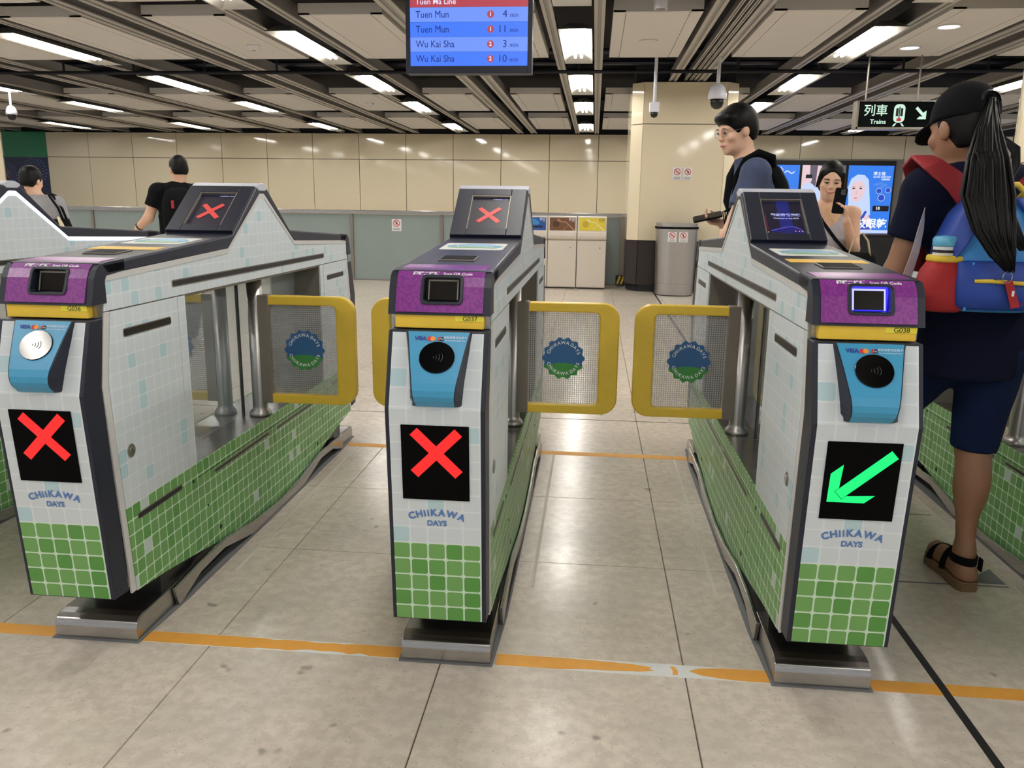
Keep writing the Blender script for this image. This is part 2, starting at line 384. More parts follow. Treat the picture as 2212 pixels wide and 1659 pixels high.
MB().prism([(.56, 12.4), (.68, 12.25), (1.76, 12.25), (1.9, 12.4), (1.9, 13.5), (.56, 13.5)], 2, 0, .11).obj('plinth', 'black', pil)
# round cream column at the right and flat column at the left edge
c = struct(MB().cyl((4.02, 6.75), .78, 0, 3.5, 64).obj('column', 'dark_void'))
def drum(z0, z1, a0, a1):
    g = .004; n = 16; r = []
    for rad in (.80, .775):
        r.append([(4.02+rad*math.cos(a0+(a1-a0)*i/n), 6.75+rad*math.sin(a0+(a1-a0)*i/n)) for i in range(n+1)])
    return MB().prism(r[0]+r[1][::-1], 2, z0+g, z1-g).obj('panel', 'wall_enamel', c)
for z0, z1 in ((0, 1.6), (1.6, 2.62), (2.62, 3.4)):
    for i in range(4): drum(z0, z1, PI/2*i+.35, PI/2*(i+1)+.34)
c = struct(MB().box(-12.9, -11.35, 14.5, 15.1, 0, 3.2).obj('column', 'dark_void'))
for z0, z1 in ((0, 1.2), (1.2, 2.35), (2.35, 2.95)):
    MB().box(-12.95, -11.30, 14.46, 14.5, z0+.005, z1-.005).obj('panel', 'wall_enamel', c); MB().box(-11.35, -11.31, 14.5, 15.1, z0+.005, z1-.005).obj('panel', 'wall_enamel', c)
# mural on the back wall at far left
mu = MB().box(-15.75, -14.52, YW-.034, YW-.026, 2.302, 2.95).obj('mural', 'badge_green')
MATS['badge_green']
plain('mural_green', (22, 128, 76), .25); plain('mural_navy', (18, 30, 66), .25)
mu.data.materials[0] = MATS['mural_green']
MB().box(-15.75, -14.52, YW-.034, YW-.026, .62, 2.298).obj('navy_panel', 'mural_navy', mu)
b = MB()
for cx_, cz_, R in ((-14.92, 1.93, .36), (-15.72, 1.86, .3)):
    for ring, (r0, r1_, n, mi) in enumerate(((.03, .06, 10, 0), (.09, .17, 16, 1), (.21, .29, 20, 2), (.31, .37, 24, 0))):
        for i in range(n):
            a = 2*PI*(i+.5*ring)/n; r0_, r1 = r0*R/.37, r1_*R/.37
            e = Vector((math.cos(a), math.sin(a))); t = Vector((-e.y, e.x))*.009
            if cx_+e.x*r1 < -15.74: continue
            q = [e*r0_-t, e*r1-t*.4, e*r1+t*.4, e*r0_+t]; b.mat(mi).flat([(cx_+k.x, cz_+k.y) for k in q], (0, YW-.035, 0), (1, 0, 0), (0, 0, 1), .003)
plain('fw_a', (120, 140, 190), .5); plain('fw_b', (170, 90, 110), .5); plain('fw_c', (80, 110, 170), .5)
b.obj('fireworks', ['fw_a', 'fw_b', 'fw_c'], mu); tag(mu, 'green and navy mural with printed fireworks on the back wall at far left', 'mural')

# ------------------------------------------------------------------ ceiling
ceil = struct(MB().box(-19, 10, -4, 22, 3.5, 3.6).obj('ceiling', 'dark_void'))
LX = [-15.4, -12.4, -9.35, -6.2, -3.2, -.25, 2.7, 5.65, 8.6]
ROWS = [(-3.4, -.9), (1.9, 4.3), (5.0, 7.42), (7.98, 10.35), (13.65, 16.05), (17.3, 19.85)]
def ceiling_panel(x0, x1, y0, y1):
    b = MB(); z = 2.97; t = .09
    b.box(x0, x1, y0, y1, z+.004, z+t)
    e = .014; w_ = .11; g = .008
    o = [(x0, y0), (x1, y0), (x1, y1), (x0, y1)]
    for a in ((x0, x1, y0, y0+.02), (x0, x1, y1-.02, y1), (x0, x0+w_, y0, y1), (x1-w_, x1, y0, y1)): b.box(a[0], a[1], a[2], a[3], z-e+.004, z+.004)
    b.box(x0+w_+g, x1-w_-g, y0+.02+g, y1-.02-g, z-e+.004, z+.004)
    return b.obj('ceiling_panel', 'ceiling_white', ceil)
def beam(x, w_=.1, h=.15, z=2.955):
    b = MB(); b.box(x-w_*.3, x+w_*.3, -4, 21.0, z+.012, z+h); b.mat(1).box(x-w_/2, x-w_*.18, -4, 21.0, z, z+.014); b.box(x+w_*.18, x+w_/2, -4, 21.0, z, z+.014)
    return b.obj('beam', ['beam', 'flange'], ceil)
for k, L in enumerate(LX):
    for s_ in (-1, 1): beam(L+s_*.235)
    if k+1 < len(LX):
        M = (L+LX[k+1])/2
        wide = abs(M-1.22) > .3
        for s_ in (-1, 1): beam(M+s_*(.17 if wide else .2), .15 if wide else .11)
        for dx in ((-.02, .05, .11) if not wide else ()): beam(M+dx, .035, .08, 2.965)
        for y0, y1 in ROWS:
            ceiling_panel(L+.36, M-.31, y0, y1); ceiling_panel(M+.31, LX[k+1]-.36, y0, y1)
# black service pipe under the beams with its hangers
p = MB(); p.tube([(-14, 10.86, 2.88), (5.6, 10.86, 2.88)], .022, 8)
for x in np.arange(-13, 5.5, .98): p.box(x-.012, x+.012, 10.85, 10.87, 2.88, 3.4)
p.obj('service_pipe', 'dark_void', ceil)
for y in (11.3, 12.2, 12.9, 16.4):
    MB().tube([(-14, y, 3.2), (8, y, 3.2)], .035, 8).obj('ceiling_conduit', 'navy', ceil)
# strip lights
def strip_light():
    t = empty('ceiling_light')
    b = MB(); y = 1.0; zb, zt = -.03, .05
    b.skin([[(-.165, -y, zb), (.165, -y, zb), (.165, y, zb), (-.165, y, zb)], [(-.06, -y*.86, zt), (.06, -y*.86, zt), (.06, y*.86, zt), (-.06, y*.86, zt)]], cap=False)
    b.add([(-.06, -y*.86, zt), (.06, -y*.86, zt), (.06, y*.86, zt), (-.06, y*.86, zt)], [(0, 1, 2, 3)])
    b.obj('reflector', 'reflector', t, fix=False)
    for x in (-.035, .035): MB().tube([(x, -.74, .002), (x, .74, .002)], .016, 8).obj('tube', 'tube', t, smooth=True)
    return t
PL = strip_light(); first = True
cn = {-12.4: 'fourth column left of the pillar-side middle column', -9.35: 'third column left of the middle one', -6.2: 'second column left of the middle one', -3.2: 'first column left of the middle one', -.25: 'middle column above the central gate', 2.7: 'first column right of the middle one', 5.65: 'second column right of the middle one'}
cn[-12.4] = 'fourth column left of the middle one'
rn = {-2.35: 'behind the camera', .6: 'above the camera', 3.55: 'above the gates', 6.5: 'just past the gates', 9.42: 'nearest row in view', 12.3: 'second row in view', 15.2: 'third row in view', 18.95: 'farthest row'}
for L in LX[1:8]:
    for y in rn:
        o = PL if first else copy_tree(PL); first = False
        o.location = (L, y, 2.935)
        tag(o, 'white strip light, %s, %s' % (rn[y], cn[L]), 'light', 'ceiling strip lights')
# ------------------------------------------------------------------ ticket gates
GY = 3.085
def lerp_prof(pr, z):
    for (y0, z0), (y1, z1) in zip(pr[:-1], pr[1:]):
        if min(z0, z1) <= z <= max(z0, z1): return y0+(y1-y0)*(z-z0)/(z1-z0)
    return pr[0][0]
FAS = [(-1.142, .944), (-1.20, .758), (-1.154, .175)]            # front face profile (y, z)
BOT = [(-1.07, .153), (-.88, .133), (-.70, .107), (-.5, .075), (-.17, .034), (0, .028), (.17, .034), (.5, .075), (.70, .107), (.88, .133), (1.07, .153)]
def bot(y):
    for (a, b), (c, d) in zip(BOT[:-1], BOT[1:]):
        if a <= y <= c: return b+(d-b)*(y-a)/(c-a)
    return .153
def botline(y0, y1): return [(y0, bot(y0))]+[p for p in BOT if y0 < p[0] < y1]+[(y1, bot(y1))]
TOPW = [(-1.06, 1.053), (-.325, 1.083), (-.02, 1.272), (.02, 1.272), (.325, 1.083), (1.06, 1.053)]
FRE = [(-1.115, .765), (-1.062, 1.045)]
def on_front(z, out=.0015):
    """point and frame on the sloping front face at height z"""
    y = lerp_prof(FAS, z); up_ = Vector((0, FAS[0][0]-FAS[1][0], FAS[0][1]-FAS[1][1])) if z > .758 else Vector((0, FAS[1][0]-FAS[2][0], FAS[1][1]-FAS[2][1]))
    up_.normalize(); n = Vector((1, 0, 0)).cross(up_)
    return Vector((0, y, z))+n*out, up_
XV = Vector((1, 0, 0))
def build_gate():
    g = empty('ticket_gate')
    # steel base with rounded front edges, side rails and dark plinth
    b = MB()
    def fb(sg):
        pts = [(-1.07, 0), (-1.07, .04), (-1.062, .058), (-1.045, .068), (-1.02, .071), (-.80, .071), (-.80, 0)]
        return [(sg*a, c) for a, c in (pts if sg > 0 else pts[::-1])]
    b.prism(fb(1), 0, -.125, .125); b.prism(fb(-1), 0, -.125, .125)
    rail = [(-.87, 0), (-.87, .071), (-.70, .083), (-.5, .083), (-.26, .048), (0, .034), (.26, .048), (.5, .083), (.70, .083), (.87, .071), (.87, 0), (.845, 0), (.72, .042), (.52, .05), (.26, .004), (-.26, .004), (-.52, .05), (-.72, .042), (-.845, 0)]
    for s_ in (-1, 1):
        top = [(-.87, .071), (-.70, .083), (-.5, .083), (-.26, .048), (0, .034), (.26, .048), (.5, .083), (.70, .083), (.87, .071)]
        low = [(-.85, .0), (-.70, .045), (-.52, .052), (-.26, .0), (0, .0), (.26, .0), (.52, .052), (.70, .045), (.85, .0)]
        rows = []
        for (y, zt), (y2, zl) in zip(top, low): rows.append([(s_*.126, y, zt), (s_*.139, y, zt), (s_*.139, y2, zl), (s_*.126, y2, zl)])
        b.skin(rows)
    b.obj('base', 'steel', g, bev=.003)
    MB().box(-.10, .10, -.9, .9, .001, .10).box(-.11, .11, -.90, -.70, .07, .16).box(-.11, .11, .70, .90, .07, .16).obj('plinth', 'black', g)
    MB().prism([(-.131, -1.078), (.131, -1.078), (.1435, -.8), (.1435, .8), (.131, 1.078), (-.131, 1.078), (-.1435, .8), (-.1435, -.8)], 2, .0002, .004).obj('sealant', 'gasket', g)
    # inner steel chassis around the opening
    b = MB()
    for s_ in (-1, 1):
        b.prism([(s_*1.05, .16), (s_*1.10, .76), (s_*1.05, 1.04), (s_*.66, 1.05), (s_*.66, .14)], 0, -.116, .116)
        b.box(-.116, .116, min(s_*.66, s_*.645), max(s_*.66, s_*.645), .3, .97)
    b.prism([(-.66, .95), (-.66, 1.06), (-.3, 1.08), (0, 1.26), (.3, 1.08), (.66, 1.06), (.66, .95)], 0, -.116, .116)
    b.prism(botline(-.66, .66)+[(.66, .37), (-.66, .37)], 0, -.116, .116)
    b.obj('chassis', 'steel_dark', g)
    MB().box(-.119, .119, -.645, .645, .37, .40).obj('tray', 'steel', g)
    for s_ in (-1, 1):
        x0, x1 = (.117, .1235) if s_ > 0 else (-.1235, -.117)
        up_out = [(-1.062, 1.045), (-1.078, .963), (1.078, .963), (1.062, 1.045)]+TOPW[1:-1][::-1]
        MB().prism([(-1.062, 1.05), (-1.078, .9600), (1.078, .9600), (1.062, 1.05)]+TOPW[1:-1][::-1], 0, x0, x1).obj('side_panel', 'side_print', g)
        for q in (-1, 1):
            fr = [(q*1.078, .957), (q*1.115, .765), (q*1.07, .153), (q*1.048, .153), (q*1.09, .765), (q*1.053, .957)]
            MB().prism(fr, 0, x0, x1).obj('edge_trim', 'trim_white', g, bev=.001)
            d = [(q*1.050, .9560), (q*1.087, .765), (q*1.045, .153)]
            bl = botline(-1.045, -.6955); bl = [(-q*a, c) for a, c in bl]
            MB().prism(d[:2]+bl+[(q*.6955, .9560)], 0, x0, x1).obj('service_door', 'side_print', g)
            bl = [(-q*a, c) for a, c in botline(-.6915, -.646)]
            MB().prism(bl+[(q*.646, .9560), (q*.6915, .9560)], 0, x0, x1).obj('door_post', 'side_print', g)
            # door slot, lower slot and lock
            fx = x1 if s_ > 0 else x0; e0, e1 = (fx-.001, fx+.0012) if s_ > 0 else (fx-.0012, fx+.001)
            def slot(y0, y1, z0, z1, nm='slot'):
                y0, y1 = sorted((q*y0, q*y1)); b = MB(); b.prism(rrect(y0, y1, z0, z1, min(.008, (z1-z0)*.45)), 0, e0, e1)
                f = .0035; b.mat(1).prism(rrect(y0+f, y1-f, z0+f*.8, z1-f*.8, (z1-z0)*.25), 0, e0-.0008 if s_ < 0 else e0, e1+.0008 if s_ > 0 else e1)
                b.obj(nm, ['steel_dark', 'black'], g)
            slot(-1.0, -.742, .879, .903); slot(-1.01, -.752, .352, .371)
            b = MB().prism(circ(.0195, n=24, c=(q*1.012, .560)), 0, e0, e1+.001 if s_ > 0 else e1); b.mat(1).prism(circ(.011, n=20, c=(q*1.012, .560)), 0, e0-.003 if s_ < 0 else e0, e1+.003 if s_ > 0 else e1)
            b.obj('lock', ['steel_dark', 'steel'], g, bev=.001)
            for (yy, zz, rr) in ((.679, .352, .006), (.512, .128, .009), (.591, .237, .004)):
                MB().prism(circ(rr, n=12, c=(q*yy, zz)), 0, e0, e1).obj('screw_hole', 'ink_black', g)
        MB().prism(botline(-.644, .644)+[(.644, .3525), (-.644, .3525)], 0, x0, x1).obj('lower_panel', 'side_print', g)
        MB().box(x0, x1, -.644, .644, .3560, .401).obj('sill_panel', 'side_print', g)
        fx = x1 if s_ > 0 else x0; e0, e1 = (fx-.001, fx+.0012) if s_ > 0 else (fx-.0012, fx+.001)
        for y0, y1, z0, z1 in ((-.72, .705, .988, 1.010), (-.53, -.047, .331, .345), (.03, .47, .330, .343)):
            b = MB(); b.prism(rrect(y0, y1, z0, z1, .007), 0, e0, e1); b.mat(1).prism(rrect(y0+.006, y1-.006, z0+.0035, z1-.0035, .004), 0, e0-.0008 if s_ < 0 else e0, e1+.0008 if s_ > 0 else e1)
            b.obj('slot', ['steel_dark', 'black'], g)
        # light strip under the cover
        x2, x3 = (.119, .1245) if s_ > 0 else (-.1245, -.119)
        up_ = [(-1.05, 1.058), (-.318, 1.089), (-.02, 1.283), (.02, 1.283), (.318, 1.089), (1.05, 1.058)]
        lo_ = [(1.062, 1.038), (.326, 1.068), (.022, 1.257), (-.022, 1.257), (-.326, 1.068), (-1.062, 1.038)]
        st = MB(); x2, x3 = (.119, .1255) if s_ > 0 else (-.1255, -.119)
        for i in range(5): st.prism([up_[i], up_[i+1], lo_[4-i], lo_[5-i]], 0, x2, x3)
        st.obj('light_strip', 'trim_white', g)
    # dark top cover: a shell following the roof line, and the two screen faces
    out = [(-1.085, 1.0855), (-.99, 1.0895), (-.29, 1.130), (-.275, 1.133), (-.045, 1.300), (-.02, 1.308), (.02, 1.308), (.045, 1.300), (.275, 1.133), (.29, 1.130), (.99, 1.0895), (1.085, 1.0855)]
    inn = [(1.05, 1.052), (.32, 1.082), (.02, 1.272), (-.02, 1.272), (-.32, 1.082), (-1.05, 1.052)]
    cover = MB().prism(out+inn, 0, -.127, .127).obj('top_cover', 'navy', g)
    sl = Vector((0, .275-.045, 1.300-1.133)).normalized()      # up the front screen slope
    nsl = XV.cross(Vector((0, sl.y, sl.z)))
    cut(cover, [(-.071, .071, -.25, -.062, 1.10, 1.5)][:0])
    cover.modifiers.new('b', 'BEVEL').width = .007; cover.modifiers['b'].segments = 3; cover.modifiers['b'].limit_method = 'ANGLE'
    MB().prism([(-.052, 1.296), (-.047, 1.3035), (-.02, 1.3135), (.02, 1.3135), (.047, 1.3035), (.052, 1.296), (.03, 1.285), (-.03, 1.285)], 0, -.1285, .1285).obj('peak_cap', 'cap_grey', g, bev=.004)
    # display housing: raised frame bars round a screen that lies deeper
    def slope_pt(x, t, h=0): return Vector((x, -.275, 1.133))+sl*t+nsl*h
    L = math.hypot(.23, .167); t0, t1 = .040, .232
    fr = MB()
    def plate(x0, x1, a, b_, h0, h1, mb):
        rows = [[slope_pt(x, t, h) for x, t in ((x0, a), (x1, a), (x1, b_), (x0, b_))] for h in (h0, h1)]
        mb.skin(rows)
    for x0, x1, a, b_ in ((-.124, -.070, .004, L-.012), (.070, .124, .004, L-.012), (-.070, .070, .004, t0), (-.070, .070, t1, L-.012)): plate(x0, x1, a, b_, -.002, .011, fr)
    fr.obj('screen_frame', 'navy', g, bev=.002)
    scr = MB(); plate(-.070, .070, t0, t1, -.002, .0015, scr); scr = scr.obj('display', 'scr_navy', g)
    lip = MB()
    for x0, x1, a, b_ in ((-.0705, -.067, t0, t1), (.067, .0705, t0, t1), (-.067, .067, t1-.004, t1)): plate(x0, x1, a, b_, .001, .010, lip)
    lip.obj('screen_lip', 'steel_dark', g)
    # deck details
    def deck(y): return 1.0895+(1.130-1.0895)*(y+.99)/.70
    dsl = Vector((0, .70, .0405)).normalized()
    MB().flat([(a, b_) for a, b_ in rrect(-.098, .096, -.09, .09, .012)], (0, -.525, deck(-.525)), XV, dsl, .0012).obj('deck_sticker', 'tape_white', g)
    sb = MB(); o = Vector((0, -.525, deck(-.525)+.0014))
    sb.flat([(x*1.0, y) for x, y in circ(.062, .05, 30, (.005, .022))], o, XV, dsl, .0006); sb.mat(1).flat([(-.08, -.03), (-.03, -.012), (.04, -.018), (.082, -.034), (.07, -.05), (-.06, -.052)], o, XV, dsl, .0009)
    sb.mat(2).flat([(-.086, .0), (-.062, .035), (-.052, -.02), (-.078, -.03)], o, XV, dsl, .0008); sb.flat([(.07, .03), (.09, .0), (.08, -.03), (.06, -.02)], o, XV, dsl, .0008)
    plain('wash_blue', (150, 190, 222), .5); plain('wash_green', (150, 192, 152), .5); plain('wash_teal', (120, 172, 206), .5)
    sb.obj('sticker_print', ['wash_blue', 'wash_green', 'wash_teal'], g)
    o = Vector((0, -.84, deck(-.84)))
    MB().flat([(-.048, -.045), (.052, -.045), (.052, .045), (-.048, .045)], o, XV, dsl, .004).obj('card_slot_bezel', 'steel_dark', g, bev=.001)
    MB().flat([(-.044, -.041), (.048, -.041), (.048, .041), (-.044, .041)], o+Vector((0, 0, .0038)), XV, dsl, .001).obj('card_slot_window', 'led_black', g)
    # reader head with purple wrap and scanner recess
    for q in (-1, 1):
        hp = [(-1.133, .981), (-1.112, 1.048), (-1.099, 1.070), (-1.083, 1.082), (-1.04, 1.0875), (-.97, 1.0905), (-.97, 1.060), (-1.058, 1.052), (-1.066, 1.04), (-1.066, .981)]
        if q < 0: hp = [(-a if a < 0 else a, c) for a, c in [(-1.133, .981), (-1.112, 1.048), (-1.099, 1.070), (-1.083, 1.082), (-1.04, 1.0875), (-.97, 1.0905), (-.97, 1.060), (-1.058, 1.052), (-1.066, 1.04), (-1.066, .981)]][::-1]
        head = MB().prism(hp, 0, -.127, .127).obj('reader_head', 'navy', g)
        e = .0015
        op = [(-1.135, .988), (-1.1137, 1.049), (-1.1005, 1.0713), (-1.0835, 1.0838), (-1.04, 1.0890), (-.967, 1.0922), (-.967, 1.087), (-1.04, 1.083), (-1.08, 1.077), (-1.095, 1.066), (-1.108, 1.045), (-1.128, .988)]
        if q < 0: op = [(-a, c) for a, c in op][::-1]
        wrap = MB().prism(op, 0, -.1085, .1085).obj('purple_wrap', 'purple_print', g)
        if q > 0:
            hole = (-.042, .052, -1.2, -1.085, 1.012, 1.072)
            cut(head, [hole]); cut(wrap, [hole])
            b = MB(); rr = rrect(-.048, .058, 1.007, 1.077, .012); ri = rrect(-.040, .050, 1.0135, 1.0705, .008)
            def yy(z): return lerp_prof([(-1.135, .988), (-1.1137, 1.049), (-1.1005, 1.0713), (-1.0835, 1.0838)], z)
            rows = [[(x, yy(z)-.0005, z) for x, z in rr], [(x, yy(z)-.004, z) for x, z in rr], [(x, yy(z)-.004, z) for x, z in ri], [(x, yy(z)+.016, z) for x, z in ri]]
            b.skin(rows, cap=False); b.obj('scanner_bezel', 'navy', g, bev=.0015)
            b = MB(); b.box(-.042, .052, -1.0868, -1.0855, 1.012, 1.072); b.obj('scanner_back', 'black', g)
            wn = MB().add([(-.030, -1.104, 1.016), (.041, -1.104, 1.016), (.041, -1.090, 1.062), (-.030, -1.090, 1.062), (-.030, -1.102, 1.016), (.041, -1.102, 1.016), (.041, -1.088, 1.062), (-.030, -1.088, 1.062)], [(0, 1, 2, 3), (7, 6, 5, 4), (0, 4, 5, 1), (2, 6, 7, 3), (1, 5, 6, 2), (3, 7, 4, 0)]).obj('scanner_window', 'black_gloss', g)
            b = MB()
            for bx in ((-.032, -.029, 1.0155, 1.062), (.040, .043, 1.0155, 1.062), (-.032, .043, 1.060, 1.064)):
                y0 = lambda z: -1.1045+.014*(z-1.016)/.046
                b.skin([[(bx[0], y0(bx[2])-.002, bx[2]), (bx[1], y0(bx[2])-.002, bx[2]), (bx[1], y0(bx[3])-.002, bx[3]), (bx[0], y0(bx[3])-.002, bx[3])], [(bx[0], y0(bx[2])+.001, bx[2]), (bx[1], y0(bx[2])+.001, bx[2]), (bx[1], y0(bx[3])+.001, bx[3]), (bx[0], y0(bx[3])+.001, bx[3])]])
            b.obj('scanner_light', 'steel_dark', g)
            p0, p1 = Vector((0, -1.1006, 1.0713)), Vector((0, -1.0835, 1.0838)); uu = (p1-p0).normalized(); nn = XV.cross(uu)
            MB().text('掃瞄二維碼', .0132, (p0+p1)/2+nn*.0006+XV*-.038, XV, uu, bold=.0006).text('Scan QR Code', .0120, (p0+p1)/2+nn*.0006+XV*.041, XV, uu, bold=.0003).obj('scan_lettering', 'ink_white', g, fix=False)
        # yellow band and steel cheeks
        y0, y1 = sorted((q*-1.128, q*-1.04)); MB().box(-.110, .110, y0, y1, .9475, .981).obj('yellow_band', 'yellow', g, bev=.0015)
        y0, y1 = sorted((q*-1.105, q*-1.06)); MB().box(-.121, .121, y0, y1, .9455, .982).obj('band_bracket', 'steel', g)
        # front face with dark side frame
        fp = [(q*a, c) for a, c in FAS]
        body = fp+[(q*-1.085, .17), (q*-1.118, .765), (q*-1.085, .944)]
        fm = MB().prism(body, 0, -.124, .124).obj('front_frame', 'navy', g, bev=.003)
        ff = [(q*(a-.0016), c) for a, c in ((-1.142, .939), (-1.20, .758), (-1.1545, .179))]; fb_ = [(q*(a+.003), c) for a, c in ((-1.1545, .179), (-1.20, .758), (-1.142, .939))]
        MB().prism(ff+fb_, 0, -.113, .113).obj('front_panel', 'front_print', g)
    # contactless reader
    rows_b, rows_n = [], []
    for z, y, hw in ((.9425, -1.148, .0785), (.90, -1.178, .0695), (.86, -1.204, .062), (.83, -1.222, .0565), (.812, -1.228, .054), (.797, -1.2275, .0525), (.785, -1.222, .0515), (.768, -1.2035, .050)):
        yf = lerp_prof(FAS, z)
        cx_ = .003
        rows_b.append([(cx_-hw+.003, y-.0015, z), (cx_+hw-.003, y-.0015, z), (cx_+hw-.003, y+.006, z), (cx_-hw+.003, y+.006, z)])
        k = .006+.010*(.9425-z)/.17
        rows_n.append([(cx_-hw, y, z), (cx_+hw, y, z), (cx_+hw+k, yf+.004, z), (cx_-hw-k, yf+.004, z)])
    MB().skin(rows_n).obj('card_reader_body', 'navy', g)
    MB().skin(rows_b).obj('card_reader_face', 'blue_reader', g, smooth=False)
    P = lambda z: Vector((.003, -1.148+(.9425-z)*(-1.178+1.148)/(.9425-.90) if z > .90 else -1.178+(.90-z)*(-1.204+1.178)/.04, z))
    ru = Vector((0, .030, .0425)).normalized(); ru2 = Vector((0, .026, .04)).normalized(); rn = XV.cross(ru2)
    o = P(.885)+rn*.0005+Vector((.002, 0, 0))
    MB().flat(circ(.0435, .041, 40), o, XV, ru2, .004).obj('card_target', 'black_gloss', g, bev=.001)
    sy = MB()
    for i in range(4):
        a = [(-.008+.0065*i*math.cos(t)*.5+.004*i, (.003+.0033*i)*math.sin(t)) for t in np.linspace(-1, 1, 7)]
        c2 = [(x+.0012, y) for x, y in a]; sy.flat(a+c2[::-1], o+rn*.0042, XV, ru2, .0004)
    plain('ring_grey', (62, 62, 70), .5); sy.obj('contactless_symbol', 'ring_grey', g, fix=False)
    o = P(.926)+XV.cross(ru)*.002
    b = MB(); b.text('VISA', .0145, o+XV*-.043, XV, ru, bold=.0006)
    b.mat(1).flat(circ(.0062, n=20, c=(-.0205, 0)), o, XV, ru, .0004); b.mat(2).flat(circ(.0062, n=20, c=(-.0125, 0)), o, XV, ru, .0006)
    b.mat(3).flat([(-.001, -.005), (.013, -.005), (.015, .005), (.001, .005)], o, XV, ru, .0004); b.mat(1).flat([(-.001, -.005), (.004, -.005), (.006, .005), (.001, .005)], o, XV, ru, .0006); b.mat(4).text('Pay', .006, o+XV*.0085, XV, ru)
    b.text('請拍感應式信用卡', .0072, o+XV*.042+ru*.0035, XV, ru); b.text('Tap Contactless Bank Card', .0046, o+XV*.042-ru*.0042, XV, ru)
    b.obj('card_logos', ['deep_blue', 'ink_red', 'ink_orange', 'ink_black', 'ink_white'], g, fix=False)
    # led panel and lettering on the front
    o, fu = on_front(.621, .0018)
    MB().flat([(-.0845, -.0985), (.0845, -.0985), (.0845, .0985), (-.0845, .0985)], o, XV, fu, .0025).obj('led_panel', 'led_black', g)
    o, fu = on_front(.40, .0022)
    b = MB().arc_text('CHiiKAWA', .0255, Vector((0, 0, 0))+on_front(.486, .0022)[0]-fu*.20, XV, fu, .20, .150, bold=.0011, track=.2); b.text('DAYS', .0205, on_front(.457, .0022)[0], XV, fu, bold=.0008)
    b.obj('front_lettering', 'ink_blue', g, fix=False)
    # glass dividers, posts and swing leaves
    for y0, y1 in ((-.643, -.003), (.003, .643)):
        MB().box(-.004, .004, y0, y1, .402, .948).obj('glass_divider', 'clear_glass', g)
    MB().box(-.006, .006, -.003, .003, .40, .95).obj('divider_joint', 'ink_black', g)
    for s_ in (-1, 1):
        c0 = (s_*.074, 0, 0)
        MB().lathe(c0, [(.044, .401), (.044, .410), (.038, .420), (.0305, .428), (.0295, .44), (.0295, .952)], 28).obj('hinge_post', 'steel_v', g, smooth=True, bev=0)
        lf = empty('swing_leaf', (s_*.074, 0, 0)); lf.parent = g
        # everything below drawn as if the leaf points to +x, mirrored by building with s_
        def X(a): return s_*a
        def rr2(x0, x1, z0, z1, r): 
            p = []                                 # square at the hinge, round at the free end
            p += [(X(x0), z0)]+[(X(x1-r+r*math.sin(t)), z0+r-r*math.cos(t)) for t in np.linspace(0, PI/2, 9)]+[(X(x1-r+r*math.cos(t)), z1-r+r*math.sin(t)) for t in np.linspace(0, PI/2, 9)]+[(X(x0), z1)]
            return p
        po, pi_ = rr2(.060, .405, .456, .887, .062), rr2(.060, .330, .491, .851, .018)
        rows = [[(x, -.02, z) for x, z in po], [(x, .02, z) for x, z in po], [(x, .02, z) for x, z in pi_], [(x, -.02, z) for x, z in pi_]]
        n = len(po); v = [q_ for r in rows for q_ in r]; f = []
        for k in range(4):
            for i in range(n):
                j = (i+1) % n; f.append((k*n+i, k*n+j, ((k+1) % 4)*n+j, ((k+1) % 4)*n+i))
        MB().add(v, f).obj('leaf_frame', 'yellow', lf, bev=.006, seg=3)
        MB().prism([(x, z) for x, z in rr2(.058, .332, .489, .853, .018)], 1, -.004, .004).obj('leaf_pane', 'dot_glass', lf)
        hx = sorted((X(.018), X(.062))); MB().box(hx[0], hx[1], -.024, .024, .455, .889).obj('hinge_plate', 'hinge_grey', lf, bev=.003)
        # scalloped badge with blue sky, green hill and ring lettering
        cx_, cz_ = X(.196), .672
        sc = [((.078+.0045*math.cos(14*t))*math.cos(t)+cx_, (.078+.0045*math.cos(14*t))*math.sin(t)+cz_) for t in np.linspace(0, 2*PI, 113)[:-1]]
        for sg, nm in ((-1, 'badge'),):
            MB().flat(sc, (0, -.0042, 0), XV, (0, 0, 1), .0012).obj('badge', 'badge_blue', lf)
            hill = [(x, z) for x, z in sc if z < cz_-.032]; xs = sorted(hill, key=lambda q_: q_[0])
            low = [(x, z) for x, z in sc if z < cz_-.030]
            low.sort(key=lambda q_: math.atan2(q_[1]-cz_, q_[0]-cx_))
            x0h, x1h = low[0][0], low[-1][0]
            topc = [(x1h+(x0h-x1h)*i/8, cz_-.030+.012*math.sin(PI*i/8)) for i in range(9)]
            MB().flat(low+topc, (0, -.0055, 0), XV, (0, 0, 1), .0005).obj('badge_hill', 'badge_green', lf)
            b = MB().arc_text('CHiiKAWA DAYS', .0175, (cx_, -.0061, cz_), XV, (0, 0, 1), .0605, .158, bold=.0004, track=.34).obj('badge_lettering', 'ink_white', lf, fix=False)
            b = MB().arc_text('CHiiKAWA DAYS', .0175, (cx_, -.0061, cz_), XV, (0, 0, 1), .0605, .158, bold=.0004, track=.34, inward=True); b.obj('badge_lettering', 'ink_white', lf, fix=False)
    return g
plain('deck_amber', (236, 194, 88), .5)
GATE = build_gate()
gates = [GATE]+[copy_tree(GATE) for _ in range(4)]
glab = ['leftmost ticket gate, cut by the frame, with a lit white strip along its roof', 'green tiled ticket gate on the left with a red cross, numbered G036', 'central ticket gate with a red cross, numbered G037',
        'ticket gate on the right showing a green arrow, numbered G038', 'ticket gate at the right edge behind the woman in the cap']
def part(g, name): return [c for c in g.children if c.name.split('.')[0] == name]
